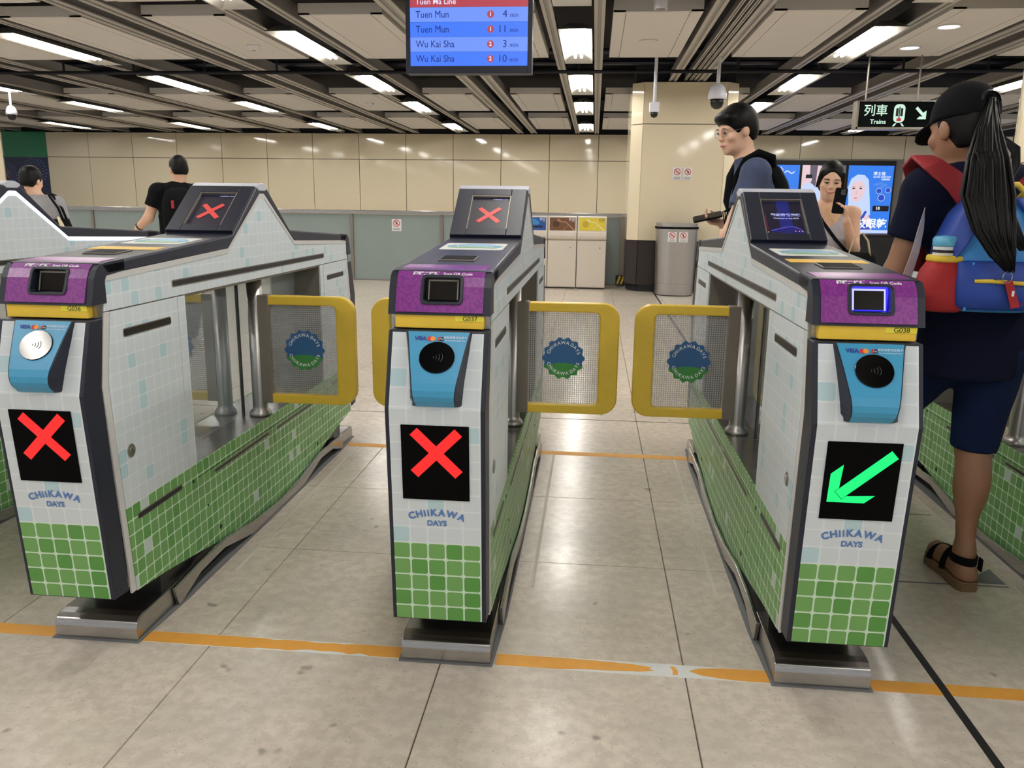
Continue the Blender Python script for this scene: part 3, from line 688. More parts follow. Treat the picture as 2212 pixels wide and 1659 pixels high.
def cross(g, ctr, ux, uy, L, w_, mat, nm, n):
    b = MB()
    for s_, h in ((-1, 0), (1, .0008)):
        a = math.radians(45 if s_ > 0 else -45); c_, sn = math.cos(a), math.sin(a)
        q = [(-L/2, -w_/2), (L/2, -w_/2), (L/2, w_/2), (-L/2, w_/2)]
        b.flat([(x*c_-y*sn, x*sn+y*c_) for x, y in q], Vector(ctr)+n*h, ux, uy, .0006)
    b.obj(nm, mat, g)
for i, g in enumerate(gates):
    g.location = (GX[i], GY, 0); tag(g, glab[i], 'ticket gate', 'row of ticket gates')
    for lf in part(g, 'swing_leaf'):
        if (i == 3 and lf.location.x > 0): lf.rotation_euler.z = PI/2
        if (i == 4 and lf.location.x < 0): lf.rotation_euler.z = -PI/2
    if i == 0:
        for st in part(g, 'light_strip'): st.data = st.data.copy(); st.data.materials[0] = MATS['light_white']
    o, fu = on_front(.648, .0046); fn = XV.cross(fu)
    sl = Vector((0, .23, .167)).normalized(); ns = XV.cross(sl); so = Vector((0, -.275, 1.133))
    if i in (0, 1, 2):
        cross(g, o+XV*.003, XV, fu, .158, .026, 'led_red', 'led_cross', fn)
        c_ = so+sl*.128+ns*.0018; b = MB()
        for s_, h in ((-1, 0), (1, .0006)):
            a = math.radians(47)*s_; q = [(-.054, -.0085), (.054, -.0085), (.054, .0085), (-.054, .0085)]
            b.flat([(x*math.cos(a)-y*math.sin(a), x*math.sin(a)+y*math.cos(a)) for x, y in q], c_+ns*h, XV, sl, .0004)
        b.obj('screen_cross', 'scr_red', g); MB().text('01/08/2024 12:24', .0075, so+sl*.218+ns*.0018+XV*.033, XV, sl, bold=.0002).obj('screen_clock', 'scr_text', g, fix=False)
        MB().flat([(-.012, -.09), (.026, -.09), (.026, .094), (-.012, .094)], so+sl*.136+ns*.0016, XV, sl, .0002).obj('screen_band', 'scr_navy', g)
    else:
        # green arrow pointing down to the left
        P_ = lambda pts: [(x, z) for x, z in pts]
        q = MB(); ao = on_front(.621, .0046)[0]
        a = Vector((-.060, -.048)); d = Vector((.128, .118)); L_ = d.length; d.normalize(); n2 = Vector((-d.y, d.x))
        w_ = .0125; st = a+d*.018
        q.flat([tuple(st-n2*w_), tuple(st+d*.158-n2*w_), tuple(st+d*.158+n2*w_), tuple(st+n2*w_)], ao, XV, fu, .0008)
        tip = Vector((-.072, -.054))
        q.flat([tuple(tip), (.014, -.054), (.037, -.034), tuple(st+d*.012-n2*(w_+.0012)), tuple(st-n2*(w_+.0012)-d*.0012), tuple(st+n2*(w_+.0012)-d*.0012), tuple(st+d*.012+n2*(w_+.0012)), (-.043, .042), (-.070, .018)], ao, XV, fu, .0006)
        q.obj('led_arrow', 'led_green', g)
        b = MB().text('歡迎乘搭港鐵', .0165, so+sl*.150+ns*.0018+XV*.008, XV, sl, bold=.0004); b.text('Welcome to the MTR', .0095, so+sl*.132+ns*.0018+XV*.008, XV, sl, bold=.0002); b.obj('screen_lettering', 'scr_text', g, fix=False)
        MB().flat([(-.016, -.09), (.026, -.09), (.026, .094), (-.016, .094)], so+sl*.136+ns*.0016, XV, sl, .0002).obj('screen_band', 'scr_bluedeep', g)
        b = MB(); tr = [(-.05, .066), (-.02, .078), (.01, .088), (.03, .088), (.046, .078), (.058, .062)]
        b.flat(tr+[(x, z-.004) for x, z in tr[::-1]], so+ns*.0019, XV, sl, .0003); b.mat(1).flat(tr+[(.06, .052), (.0, .056), (-.05, .060)], so+ns*.0017, XV, sl, .0002)
        b.mat(2).flat([(-.06, .046), (.066, .044), (.066, .050), (-.06, .049)], so+ns*.0018, XV, sl, .0002)
        for x in (.03, .042, .052): b.mat(3).flat(circ(.002, n=8, c=(x, .062)), so+ns*.0022, XV, sl, .0002)
        for x, z in ((-.062, .048), (-.054, .046), (-.06, .056)): b.mat(3).flat(circ(.0022, n=8, c=(x, z)), so+ns*.0022, XV, sl, .0002)
        b.mat(4).flat([(-.069, .07), (-.056, .07), (-.058, .15), (-.069, .16)], so+ns*.0017, XV, sl, .0002)
        glow('scr_train', (92, 84, 210), .8); glow('scr_trainbody', (26, 24, 110), .8); glow('scr_glow', (70, 110, 240), .8); glow('scr_dot', (250, 200, 150), .9); glow('scr_rose', (88, 34, 66), .6)
        b.obj('screen_train', ['scr_train', 'scr_trainbody', 'scr_glow', 'scr_dot', 'scr_rose'], g)
    if i in (1, 3):
        def deck(y): return 1.0895+.0405*(y+.99)/.70
        dsl = Vector((0, .70, .0405)).normalized(); o_ = Vector((0, -.735, deck(-.735)))
        MB().flat([(-.105, -.034), (.105, -.034), (.105, .036), (-.105, .036)], o_, XV, dsl, .0012).obj('deck_warning', 'deck_amber', g)
    if 1 <= i <= 3:
        MB().box(.040, .1105, -1.1295, -1.1275, .9665, .980).obj('number_label', 'label_yellow', g)
        MB().text('G03%d' % (5+i), .0165, (.0765, -1.1297, .9728), XV, (0, 0, 1)).obj('gate_number', 'ink_black', g, fix=False)
    if i == 3:
        for q in part(g, 'scanner_light'): q.data = q.data.copy(); q.data.materials[0] = MATS['scan_edge']
        for q in part(g, 'scanner_back'): q.data = q.data.copy(); q.data.materials[0] = MATS['scan_blue']
# ------------------------------------------------------------------ departure board, hanging sign, cameras
XR = Vector((1, 0, 0)); ZR = Vector((0, 0, 1))
t = empty('departure_board', (-.885, 5.8, 2.11))
Y_ = -.002
MB().box(-.43, .43, 0, .09, 0, .86).box(-.43, -.40, -.012, 0, 0, .86).box(.40, .43, -.012, 0, 0, .86).box(-.40, .40, -.012, 0, 0, .048).box(-.40, .40, -.012, 0, .83, .86).obj('board_frame', 'navy', t, bev=.003)
rowz = [(.048, .140), (.140, .234), (.234, .328), (.328, .421)]
rowt = [('Wu Kai Sha', '2', '10'), ('Wu Kai Sha', '2', '3'), ('Tuen Mun', '1', '11'), ('Tuen Mun', '1', '4')]
def O(x, z, d=0): return (x, Y_-.001-d, z)
for i, ((z0, z1), (dest, pf, mn)) in enumerate(zip(rowz, rowt)):
    r_ = MB().box(-.40, .40, Y_, 0, z0+.0008, z1-.0008).obj('timetable_row', ['scr_mid', 'scr_light'][i % 2], t)
    zc = (z0+z1)/2
    MB().text(dest, .063, O(-.362, zc), XR, ZR, 'LEFT', sx=.88).obj('destination_lettering', 'scr_ink', r_, fix=False); b = MB().text(mn, .066, O(.262, zc), XR, ZR, 'RIGHT'); b.text('min', .044, O(.278, zc-.006), XR, ZR, 'LEFT', sx=.9)
    b.obj('minutes_lettering', 'scr_ink', r_, fix=False)
    MB().flat(circ(.0235, n=24, c=(.148, zc)), O(0, 0), XR, ZR, .0006).obj('platform_disc', 'scr_head', r_); MB().text(pf, .036, O(.148, zc, .001), XR, ZR, bold=.0012).obj('platform_number', 'scr_white', r_, fix=False)
h = MB().box(-.40, .40, Y_, 0, .4215, .495).obj('line_header', 'scr_head', t); MB().text('Tuen Ma Line', .05, O(-.362, .455), XR, ZR, 'LEFT', bold=.0004).obj('header_lettering', 'scr_white', h, fix=False)
MB().box(-.40, .40, Y_, 0, .496, .828).obj('upper_screen', 'scr_light', t)
MB().box(-.30, -.26, .03, .07, .86, 1.39).box(.26, .30, .03, .07, .86, 1.39).obj('hanger', 'steel_dark', t)
tag(t, 'hanging departure board with blue rows of train times and a red header', 'display')

t = empty('hanging_sign', (3.41, 10.2, 2.155))
plain('sign_black', (4, 8, 8), .9, Specular_IOR_Level=.1)
MB().box(-.43, .43, 0, .14, 0, .305).obj('sign_box', 'sign_black', t, bev=.004)
MB().box(-.435, .435, -.012, .15, -.012, .012).box(-.435, .435, -.012, .15, .293, .305).box(-.438, -.415, -.012, .15, -.01, .30).box(.415, .438, -.012, .15, -.01, .30).obj('sign_frame', 'steel', t)
b = MB().text('列車', .135, (-.225, -.003, .188), XR, ZR, bold=.0015); b.text('Trains', .070, (-.19, -.003, .070), XR, ZR, bold=.0016); b.obj('sign_lettering', 'sign_white', t, fix=False)
tr = MB(); c_ = lambda pts, k=1.38: [(.044+(x-.044)*k, .145+(z-.145)*k) for x, z in pts]
tr.flat(c_(rrect(-.005, .085, .085, .232, .035)), (0, -.003, 0), XR, ZR, .001); tr.mat(1)
for q in (rrect(.012, .032, .135, .200, .006), rrect(.048, .068, .135, .200, .006), rrect(.0355, .0445, .118, .212, .003)): tr.flat(c_(q), (0, -.0042, 0), XR, ZR, .0006)
tr.mat(2).flat(c_(rrect(.022, .058, .098, .120, .003)), (0, -.0044, 0), XR, ZR, .0006)
tr.mat(0).flat(c_([(.010, .080), (.026, .080), (.008, .056), (-.008, .056)]), (0, -.003, 0), XR, ZR, .001); tr.flat(c_([(.054, .080), (.070, .080), (.088, .056), (.072, .056)]), (0, -.003, 0), XR, ZR, .001)
glow('sign_red', (214, 50, 60), .8); glow('sign_dark', (12, 16, 14), .2)
tr.obj('train_symbol', ['sign_white', 'sign_dark', 'sign_red'], t)
ar = MB(); d = Vector((1, -1)).normalized(); n2 = Vector((1, 1)).normalized(); c0 = Vector((.222, .228))
ar.flat([tuple(c0-n2*.016), tuple(c0+d*.125-n2*.016), tuple(c0+d*.125+n2*.016), tuple(c0+n2*.016)], (0, -.003, 0), XR, ZR, .001)
ar.flat([(.336, .100), (.336, .195), (.306, .176), (.306, .13)], (0, -.0032, 0), XR, ZR, .001); ar.flat([(.336, .100), (.306, .13), (.262, .13), (.236, .100)], (0, -.0034, 0), XR, ZR, .001)
ar.obj('arrow_symbol', 'sign_white', t)
for x in (-.33, .245): MB().tube([(x, .07, .305), (x, .07, 1.34)], .012, 8).obj('hanger_rod', 'steel_dark', t)
tag(t, 'black hanging sign with a white train symbol and arrow', 'sign')

def dome(loc, s_, label, drop):
    t = empty('security_camera', loc)
    MB().cyl((0, 0), .022*s_, .0, drop, 12).obj('drop_pole', 'cap_grey', t, smooth=False)
    MB().lathe((0, 0, 0), [(.02*s_, .03*s_), (.05*s_, .02*s_), (.085*s_, -.02*s_), (.105*s_, -.09*s_), (.108*s_, -.14*s_), (.10*s_, -.15*s_)], 24).obj('housing', 'cap_grey', t, smooth=True)
    MB().lathe((0, 0, 0), [(.082*s_, -.15*s_), (.08*s_, -.19*s_), (.062*s_, -.235*s_), (.03*s_, -.258*s_), (.004*s_, -.262*s_)], 24).obj('camera_dome', 'black_gloss', t, smooth=True)
    tag(t, label, 'camera'); return t
dome((1.395, 10.3, 2.632), 1.0, 'round grey dome camera on a pole in front of the pillar', .33)
t = empty('security_camera', (.665, 10.3, 2.45))
MB().cyl((0, 0), .02, 0, .5, 10).obj('drop_pole', 'cap_grey', t); MB().box(-.058, .058, -.06, .06, -.12, .0).obj('housing', 'cap_grey', t, bev=.01)
MB().lathe((0, -.02, -.12), [(.045, 0), (.045, -.02), (.032, -.05), (.004, -.06)], 18).obj('camera_dome', 'black_gloss', t, smooth=True); tag(t, 'small boxy camera on a thin pole left of the round dome camera', 'camera')
t = empty('ceiling_speaker', (.485, 7.3, 2.83)); MB().cyl((0, 0), .055, 0, .14, 20, .06).obj('housing', 'cap_grey', t); MB().cyl((0, 0), .04, -.004, .001, 20).obj('grille', 'steel_dark', t); tag(t, 'small round grey fitting at the top edge right of the board', 'ceiling fitting')
dome((-9.50, 13, 2.68), .8, 'pale dome camera hanging at the far left edge', .28)
for x, y, l in ((-3.9, 9.46, 'white smoke detector on the ceiling panel left of the board'), (-4.04, 14.85, 'small smoke detector on a ceiling panel further back')):
    t = empty('smoke_detector', (x, y, 2.905)); MB().lathe((0, 0, 0), [(.03, 0), (.055, .01), (.06, .035), (.075, .04), (.075, .055)], 20).obj('housing', 'white_plastic', t, smooth=True); MB().cyl((0, 0), .022, -.004, .002, 14).obj('sensor', 'grey_plate', t); tag(t, l, 'smoke detector')
for x, y, l in ((3.31, 8.70, 'nearer round downlight in the ceiling at the right'), (3.34, 9.78, 'further round downlight in the ceiling at the right')):
    t = empty('downlight', (x, y, 2.952)); MB().lathe((0, 0, 0), [(.115, .008), (.115, -.004), (.10, -.006), (.09, .0)], 28).obj('rim', 'white_plastic', t); MB().cyl((0, 0), .092, -.001, .004, 28).obj('lens', 'downlight', t); tag(t, l, 'light', 'round downlights')
t = empty('ceiling_speaker', (.51, 9.33, 2.952)); MB().lathe((0, 0, 0), [(.10, .008), (.10, -.003), (.004, -.004)], 28).obj('grille', 'ceiling_white', t); tag(t, 'flush round speaker in the ceiling panel right of the middle lights', 'speaker')

# ------------------------------------------------------------------ glass barrier
t = empty('glass_barrier', (0, 13.05, 0))
xs = [-11.24, -9.77, -8.30, -6.83, -5.36, -3.89, -2.42, -.95, .48]
MB().box(-11.3, .53, -.045, .045, 1.06, 1.118).obj('rail', 'steel', t, bev=.006)
for x in xs: MB().box(x-.022, x+.022, -.03, .03, 0, 1.06).obj('post', 'steel_dark', t)
for a, b_ in zip(xs[:-1], xs[1:]): MB().box(a+.026, b_-.026, -.008, .008, .012, 1.055).obj('glass_panel', 'barrier_glass', t)
MB().box(-11.3, .5, -.02, .02, 0, .02).obj('bottom_channel', 'steel_dark', t)
e = MB().box(.40, .56, -.10, -.03, .02, 1.06).obj('end_post', 'steel_dark', t)
hb = MB().box(.36, .50, -.16, -.10, .03, .17)
hb.mat(1)
for i in range(2): hb.flat([(.37+.06*i, .04), (.40+.06*i, .04), (.44+.06*i, .16), (.41+.06*i, .16)], (0, -.1605, 0), XR, ZR, .001)
hb.obj('hazard_foot', ['ink_black', 'pack_yellow'], t)
tag(t, 'long barrier of grey glass panels with a steel top rail before the wall', 'barrier')
def notice(nm, x, y, z, w_, h, kind, label):
    o = MB().box(x-w_/2, x+w_/2, y-.003, y, z-h/2, z+h/2).obj(nm, 'white_plastic')
    rr = w_*.36; zc = z+h*.16
    ring = circ(rr, n=28, c=(0, 0)); inn = circ(rr*.8, n=28)
    b = MB(); rows = [[(x+p, y-.0045, zc+q) for p, q in ring], [(x+p, y-.0045, zc+q) for p, q in inn], [(x+p, y-.003, zc+q) for p, q in inn], [(x+p, y-.003, zc+q) for p, q in ring]]; b.skin(rows, cap=False)
    c_ = math.cos(PI/4)*rr*.85; wv = rr*.09; b.flat([(-c_-wv, c_-wv), (-c_+wv, c_+wv), (c_+wv, -c_+wv), (c_-wv, -c_-wv)], (x, y-.0042, zc), XR, ZR, .0006); b.obj('prohibition_ring', 'ink_red', o)
    b = MB(); k = rr
    if kind == 'climb':
        b.flat(circ(.13*k, n=12, c=(.1*k, .42*k)), (x, y-.0036, zc), XR, ZR, .0004); b.flat([(-.3*k, -.5*k), (-.12*k, -.5*k), (.2*k, .25*k), (.0, .32*k), (-.25*k, -.1*k)], (x, y-.0036, zc), XR, ZR, .0004); b.flat([(0, .2*k), (.45*k, .0), (.42*k, -.1*k), (0, .05*k)], (x, y-.0036, zc), XR, ZR, .0004)
    elif kind == 'smoke':
        b.flat([(-.55*k, -.1*k), (.35*k, -.1*k), (.35*k, .06*k), (-.55*k, .06*k)], (x, y-.0036, zc), XR, ZR, .0004); b.flat([(.4*k, -.1*k), (.52*k, -.1*k), (.52*k, .06*k), (.4*k, .06*k)], (x, y-.0036, zc), XR, ZR, .0004)
    elif kind == 'drink':
        b.flat([(-.1*k, -.45*k), (.3*k, -.45*k), (.4*k, .2*k), (-.2*k, .2*k)], (x, y-.0036, zc), XR, ZR, .0004); b.flat(circ(.17*k, n=12, c=(-.25*k, .35*k)), (x, y-.0036, zc), XR, ZR, .0004)
    else:
        b.flat(circ(.14*k, n=12, c=(0, .42*k)), (x, y-.0036, zc), XR, ZR, .0004); b.flat([(-.2*k, -.5*k), (.15*k, -.5*k), (.2*k, .22*k), (-.18*k, .22*k)], (x, y-.0036, zc), XR, ZR, .0004)
    b.obj('symbol', 'ink_black', o)
    b = MB()
    for i in range(2): b.box(x-w_*.36, x+w_*.36, y-.0036, y-.003, z-h*(.27+.11*i)-.006*h/.2, z-h*(.27+.11*i)+.006*h/.2)
    b.obj('caption_lines', 'grey_plate', o)
    if label: tag(o, label, 'sign')
    return o
notice('warning_sign', -3.155, 13.04, .89, .155, .19, 'climb', 'small white no-climbing notice on the glass barrier')
notice('warning_sign', 1.155, 12.195, 1.695, .13, .18, 'smoke', 'white no-smoking notice on the pillar, left of the pair')
notice('warning_sign', 1.305, 12.195, 1.695, .125, .18, 'drink', 'white no-food-or-drink notice on the pillar, right of the pair')

# ------------------------------------------------------------------ bins
def bin_(x, col, cn_, en, label, slot):
    t = empty('recycling_bin', (x, 12.4, 0)); w_ = .216
    MB().box(-w_, w_, .012, .42, .02, .722).obj('bin_body', 'bin_cream', t, bev=.004)
    MB().box(-w_+.006, w_-.006, 0, .012, .03, .715).obj('bin_door', 'bin_cream', t, bev=.003)
    MB().cyl((.125, 0), .010, .6, .62, 10).obj('door_knob', 'steel_dark', t) if False else MB().tube([(.125, .002, .615), (.125, -.006, .615)], .010, 10).obj('door_lock', 'steel_dark', t)
    pr = [(.42, .726), (.02, .726), (-.012, .75), (-.022, .79), (-.015, .84), (0, .862), (.004, 1.065), (.012, 1.075), (.42, 1.075)]
    MB().prism(pr, 0, -w_, w_).obj('bin_hood', 'bin_cream', t, bev=.006)
    MB().box(-w_+.02, w_-.02, .03, .40, 0, .022).obj('bin_foot', 'black', t)
    pl = MB().flat(rrect(-.19, .19, .868, 1.055, .008), (0, 0, 0), XR, ZR, .003).obj('label_plate', col, t)
    b = MB()
    if slot == 'round':
        b.flat(circ(.05, n=24, c=(-.095, .962)), (0, -.003, 0), XR, ZR, .001)
        nm = 'opening'; b.obj(nm, 'bin_hole_' + col, pl)
        b = MB().flat([(-.10, 1.01), (-.06, 1.045), (-.02, 1.005), (.06, .995), (.10, .955), (.185, .885), (.185, .87), (.16, .87), (.085, .945), (.05, .98), (-.03, .99), (-.05, .99)], (0, -.003, 0), XR, ZR, .0006); b.flat([(.085, .945), (.10, .955), (.02, .87), (0, .87)], (0, -.003, 0), XR, ZR, .0006)
        b.obj('plate_pattern', 'bin_pat_' + col, pl)
    else:
        b.box(-.16, .14, -.0042, -.003, .905, .932).obj('opening', 'ink_black', pl)
        MB().flat([(-.09, 1.01), (-.03, 1.045), (.04, 1.03), (.10, .975), (.06, .945), (-.10, .945)], (0, -.003, 0), XR, ZR, .0006).obj('plate_pattern', 'pack_sky', pl)
    b = MB().text(cn_, .045, (.182, -.0036, 1.027), XR, ZR, 'RIGHT'); b.text(en, .018, (.182, -.0036, .998), XR, ZR, 'RIGHT'); b.obj('plate_lettering', 'ink_white' if col != 'bin_yellow' else 'ink_brown', pl, fix=False)
    tag(t, label, 'bin', 'recycling bins in front of the barrier')
plain('bin_hole_bin_brown', (78, 50, 32), .5); plain('bin_hole_bin_yellow', (196, 172, 48), .5); plain('bin_pat_bin_brown', (170, 120, 98), .5); plain('bin_pat_bin_yellow', (238, 228, 150), .5); plain('ink_brown', (130, 112, 40), .5)
bin_(-.91, 'bin_blue', '廢紙', 'Paper', 'cream recycling bin with a blue plate, leftmost of three', 'slot')
bin_(-.472, 'bin_brown', '膠樽', 'Plastic', 'cream recycling bin with a brown plate and round hole, middle of three', 'round')
bin_(-.030, 'bin_yellow', '鋁罐', 'Aluminium', 'cream recycling bin with a yellow plate, rightmost of three', 'round')
t = empty('steel_bin', (1.17, 11.90, 0))
def oval(hx, r, n=14): return [(hx-r+r*math.sin(a), -.24+r-r*math.cos(a)) for a in np.linspace(0, PI/2, n)]+[(hx, .2), (-hx, .2)]+[(-hx+r-r*math.sin(a), -.24+r-r*math.cos(a)) for a in np.linspace(PI/2, 0, n)]
MB().prism(oval(.262, .2), 2, .012, .17).obj('bin_base', 'steel_v', t); MB().skin([[(x, y, .172) for x, y in oval(.264, .2)], [(x, y, .93) for x, y in oval(.285, .2)]]).obj('bin_body', 'steel_v', t)
MB().prism(oval(.25, .2), 2, 0, .012).obj('bin_foot', 'black', t)
MB().skin([[(x, y, .93) for x, y in oval(.294, .205)], [(x, y, .962) for x, y in oval(.298, .205)]]).obj('bin_liner', 'cloth_black', t)
MB().prism(oval(.285, .2), 2, .955, 1.012).obj('bin_lid', 'steel_v', t)
for x, k in ((-.085, 'smoke'), (.068, 'stand')):
    o = notice('bin_sticker', x, -.2425, .823, .118, .138, k, None); o.parent = t
tag(t, 'stainless steel litter bin with a black liner rim beside the pillar', 'bin')

# ------------------------------------------------------------------ advertising screens on the back wall
AY = 20.98
def ad(x0, x1, label, draw):
    t = empty('advertising_screen', ((x0+x1)/2, AY, .64)); w_ = (x1-x0)/2
    MB().box(-w_-.03, w_+.03, .01, .09, -.10, 1.72).box(-w_-.03, -w_, -.02, .01, -.10, 1.72).box(w_, w_+.03, -.02, .01, -.10, 1.72).box(-w_, w_, -.02, .01, -.10, 0).box(-w_, w_, -.02, .01, 1.61, 1.72).obj('screen_frame', 'ink_black', t)
    draw(t, w_); tag(t, label, 'screen', 'advertising screens on the back wall')
def lay(b, pts, d, m): b.mat(m).flat(pts, (0, .008-d*.0012, 0), XR, ZR, .0008); return b
def ad_left(t, w_):
    MB().box(-w_, w_, .004, .01, 0, 1.61).obj('picture', 'ad_blue', t)
    b = MB(); lay(b, [(-w_, 0), (w_, 0), (w_, .6), (.1, .9), (-w_, .8)], 4, 0); b.obj('picture_shape', 'ad_deep', t)
    MB().text('習啦～', .27, (.02, -.002, 1.42), XR, ZR, bold=.004).obj('advert_lettering', 'ad_pale', t, fix=False)
def ad_mid(t, w_):
    MB().box(-w_, w_, .004, .01, 0, 1.61).obj('picture', 'ad_grey', t)
    b = MB(); lay(b, [(-w_, 0), (w_, 0), (w_, 1.0), (-w_, 1.1)], 3, 2); lay(b, [(-w_, .9), (-.30, .9), (-.33, 1.61), (-w_, 1.61)], 4, 1); lay(b, [(-.18, .95), (-.06, .95), (-.06, 1.6), (-.15, 1.6)], 4, 1)
    for x, z, k in ((-.34, .88, 1.0), (-.06, .84, 1.0), (.36, .92, 1.0)):
        lay(b, [(x-.17, z-.6), (x+.17, z-.6), (x+.15, z+.24), (x+.05, z+.32), (x-.05, z+.32), (x-.15, z+.22)], 5, 0)
        lay(b, circ(.075, .095, 16, (x, z+.40)), 6, 3); lay(b, [(x-.08, z+.42), (x+.08, z+.42), (x+.07, z+.51), (x-.07, z+.51)], 7, 4)
    b.obj('picture_shape', ['ad_pale', 'ad_skin', 'ad_pink', 'ad_skin', 'ad_black'], t)
    MB().text('11', .09, (.40, -.002, 1.50), XR, ZR, bold=.002).obj('advert_lettering', 'ad_pale', t, fix=False)
def ad_right(t, w_):
    MB().box(-w_, w_, .004, .01, 0, 1.61).obj('picture', 'ad_blue', t)
    b = MB(); lay(b, [(-.05, .0), (w_, 0), (w_, 1.1), (.25, 1.15), (.0, .9)], 2, 1); lay(b, [(-w_, 0), (w_, 0), (w_, .09), (-w_, .09)], 8, 0)
    lay(b, [(-.50, .35), (-.46, .75), (-.50, 1.10), (-.44, 1.30), (-.30, 1.40), (-.14, 1.39), (-.03, 1.28), (.01, 1.0), (.05, .72), (.08, .45), (-.1, .35)], 4, 0)        # hair
    lay(b, [(-.36, .60), (-.16, .60), (-.14, .50), (.05, .42), (.13, .32), (.15, .09), (-.50, .09), (-.50, .48)], 5, 2)                                                 # neck and shoulders
    lay(b, [(-.43, 1.12), (-.42, .95), (-.38, .82), (-.30, .745), (-.24, .75), (-.16, .84), (-.11, .97), (-.10, 1.12), (-.16, 1.23), (-.28, 1.27), (-.38, 1.23)], 6, 2)   # face
    lay(b, [(-.44, 1.10), (-.40, 1.20), (-.26, 1.27), (-.12, 1.22), (-.06, 1.05), (-.05, 1.2), (-.14, 1.36), (-.32, 1.38), (-.45, 1.25)], 7, 0)
    for x in (-.365, -.20): lay(b, circ(.035, .014, 12, (x, 1.075)), 8, 4); lay(b, [(x-.05, 1.105), (x, 1.125), (x+.05, 1.108), (x, 1.115)], 8, 4)
    lay(b, [(-.345, .845), (-.30, .86), (-.255, .85), (-.30, .825)], 8, 3); lay(b, [(-.315, .93), (-.275, .93), (-.285, 1.02), (-.30, 1.02)], 7, 5)
    lay(b, [(-.18, .30), (-.10, .30), (.0, .53), (-.05, .55)], 7, 1); lay(b, [(-.50, .26), (-.1, .31), (.14, .10), (-.5, .09)], 7, 1)
    for x, z, r in ((.23, 1.02, .07), (.44, 1.04, .065), (.30, .86, .085)):
        o_, i_ = circ(r, n=24, c=(x, z)), circ(r*.86, n=24, c=(x, z)); lay(b, o_, 5, 0); lay(b, i_, 6, 1)
    for x, z in ((.16, 1.17), (.26, 1.20), (.36, 1.16), (.30, 1.12)): lay(b, circ(.06, .035, 12, (x, z)), 5, 6)
    lay(b, rrect(.12, .50, .54, .67, .02), 7, 4)
    lay(b, rrect(.26, .46, 1.27, 1.31, .01), 7, 0)
    b.obj('picture_shape', ['ad_pale', 'ad_deep', 'ad_skin', 'ad_pink', 'ad_black', 'ad_pinkpale', 'ad_blue2'], t)
    b = MB().text('博士倫', .095, (.20, -.004, 1.42), XR, ZR, bold=.001); b.text('ULTRA ONE DAY', .062, (.27, -.004, 1.345), XR, ZR, bold=.001, sx=.85); b.text('打破眼乾', .245, (.0, -.006, .23), XR, ZR, bold=.006); b.text('10', .10, (.24, -.006, .605), XR, ZR, bold=.003)
    b.obj('advert_lettering', 'ad_white', t, fix=False)
glow('ad_pinkpale', (226, 190, 200), .9); glow('ad_blue2', (84, 140, 240), .9); glow('ad_white', (240, 246, 255), 1.0)
ad(3.86, 4.92, 'blue advertising screen behind the young man with the backpack', ad_left)
ad(4.975, 6.005, 'advertising screen with small white-clad figures behind the smiling woman', ad_mid)
ad(6.06, 7.12, 'bright blue advertising screen showing a pale-haired face', ad_right)
MB().box(3.74, 7.34, AY+.035, AY+.11, .5, 2.40).obj('screen_surround', 'steel_dark', wall)
t = empty('low_cabinet', (6.0, 14.2, 0)); MB().box(-2.0, 1.6, 0, .6, .05, .80).obj('cabinet_body', 'black', t, bev=.01); MB().box(-2.02, 1.62, -.02, .62, .80, .83).obj('cabinet_top', 'dado', t); MB().box(-1.95, 1.55, .04, .56, 0, .05).obj('cabinet_foot', 'ink_black', t)
tag(t, 'long low black cabinet behind the smiling woman', 'cabinet')
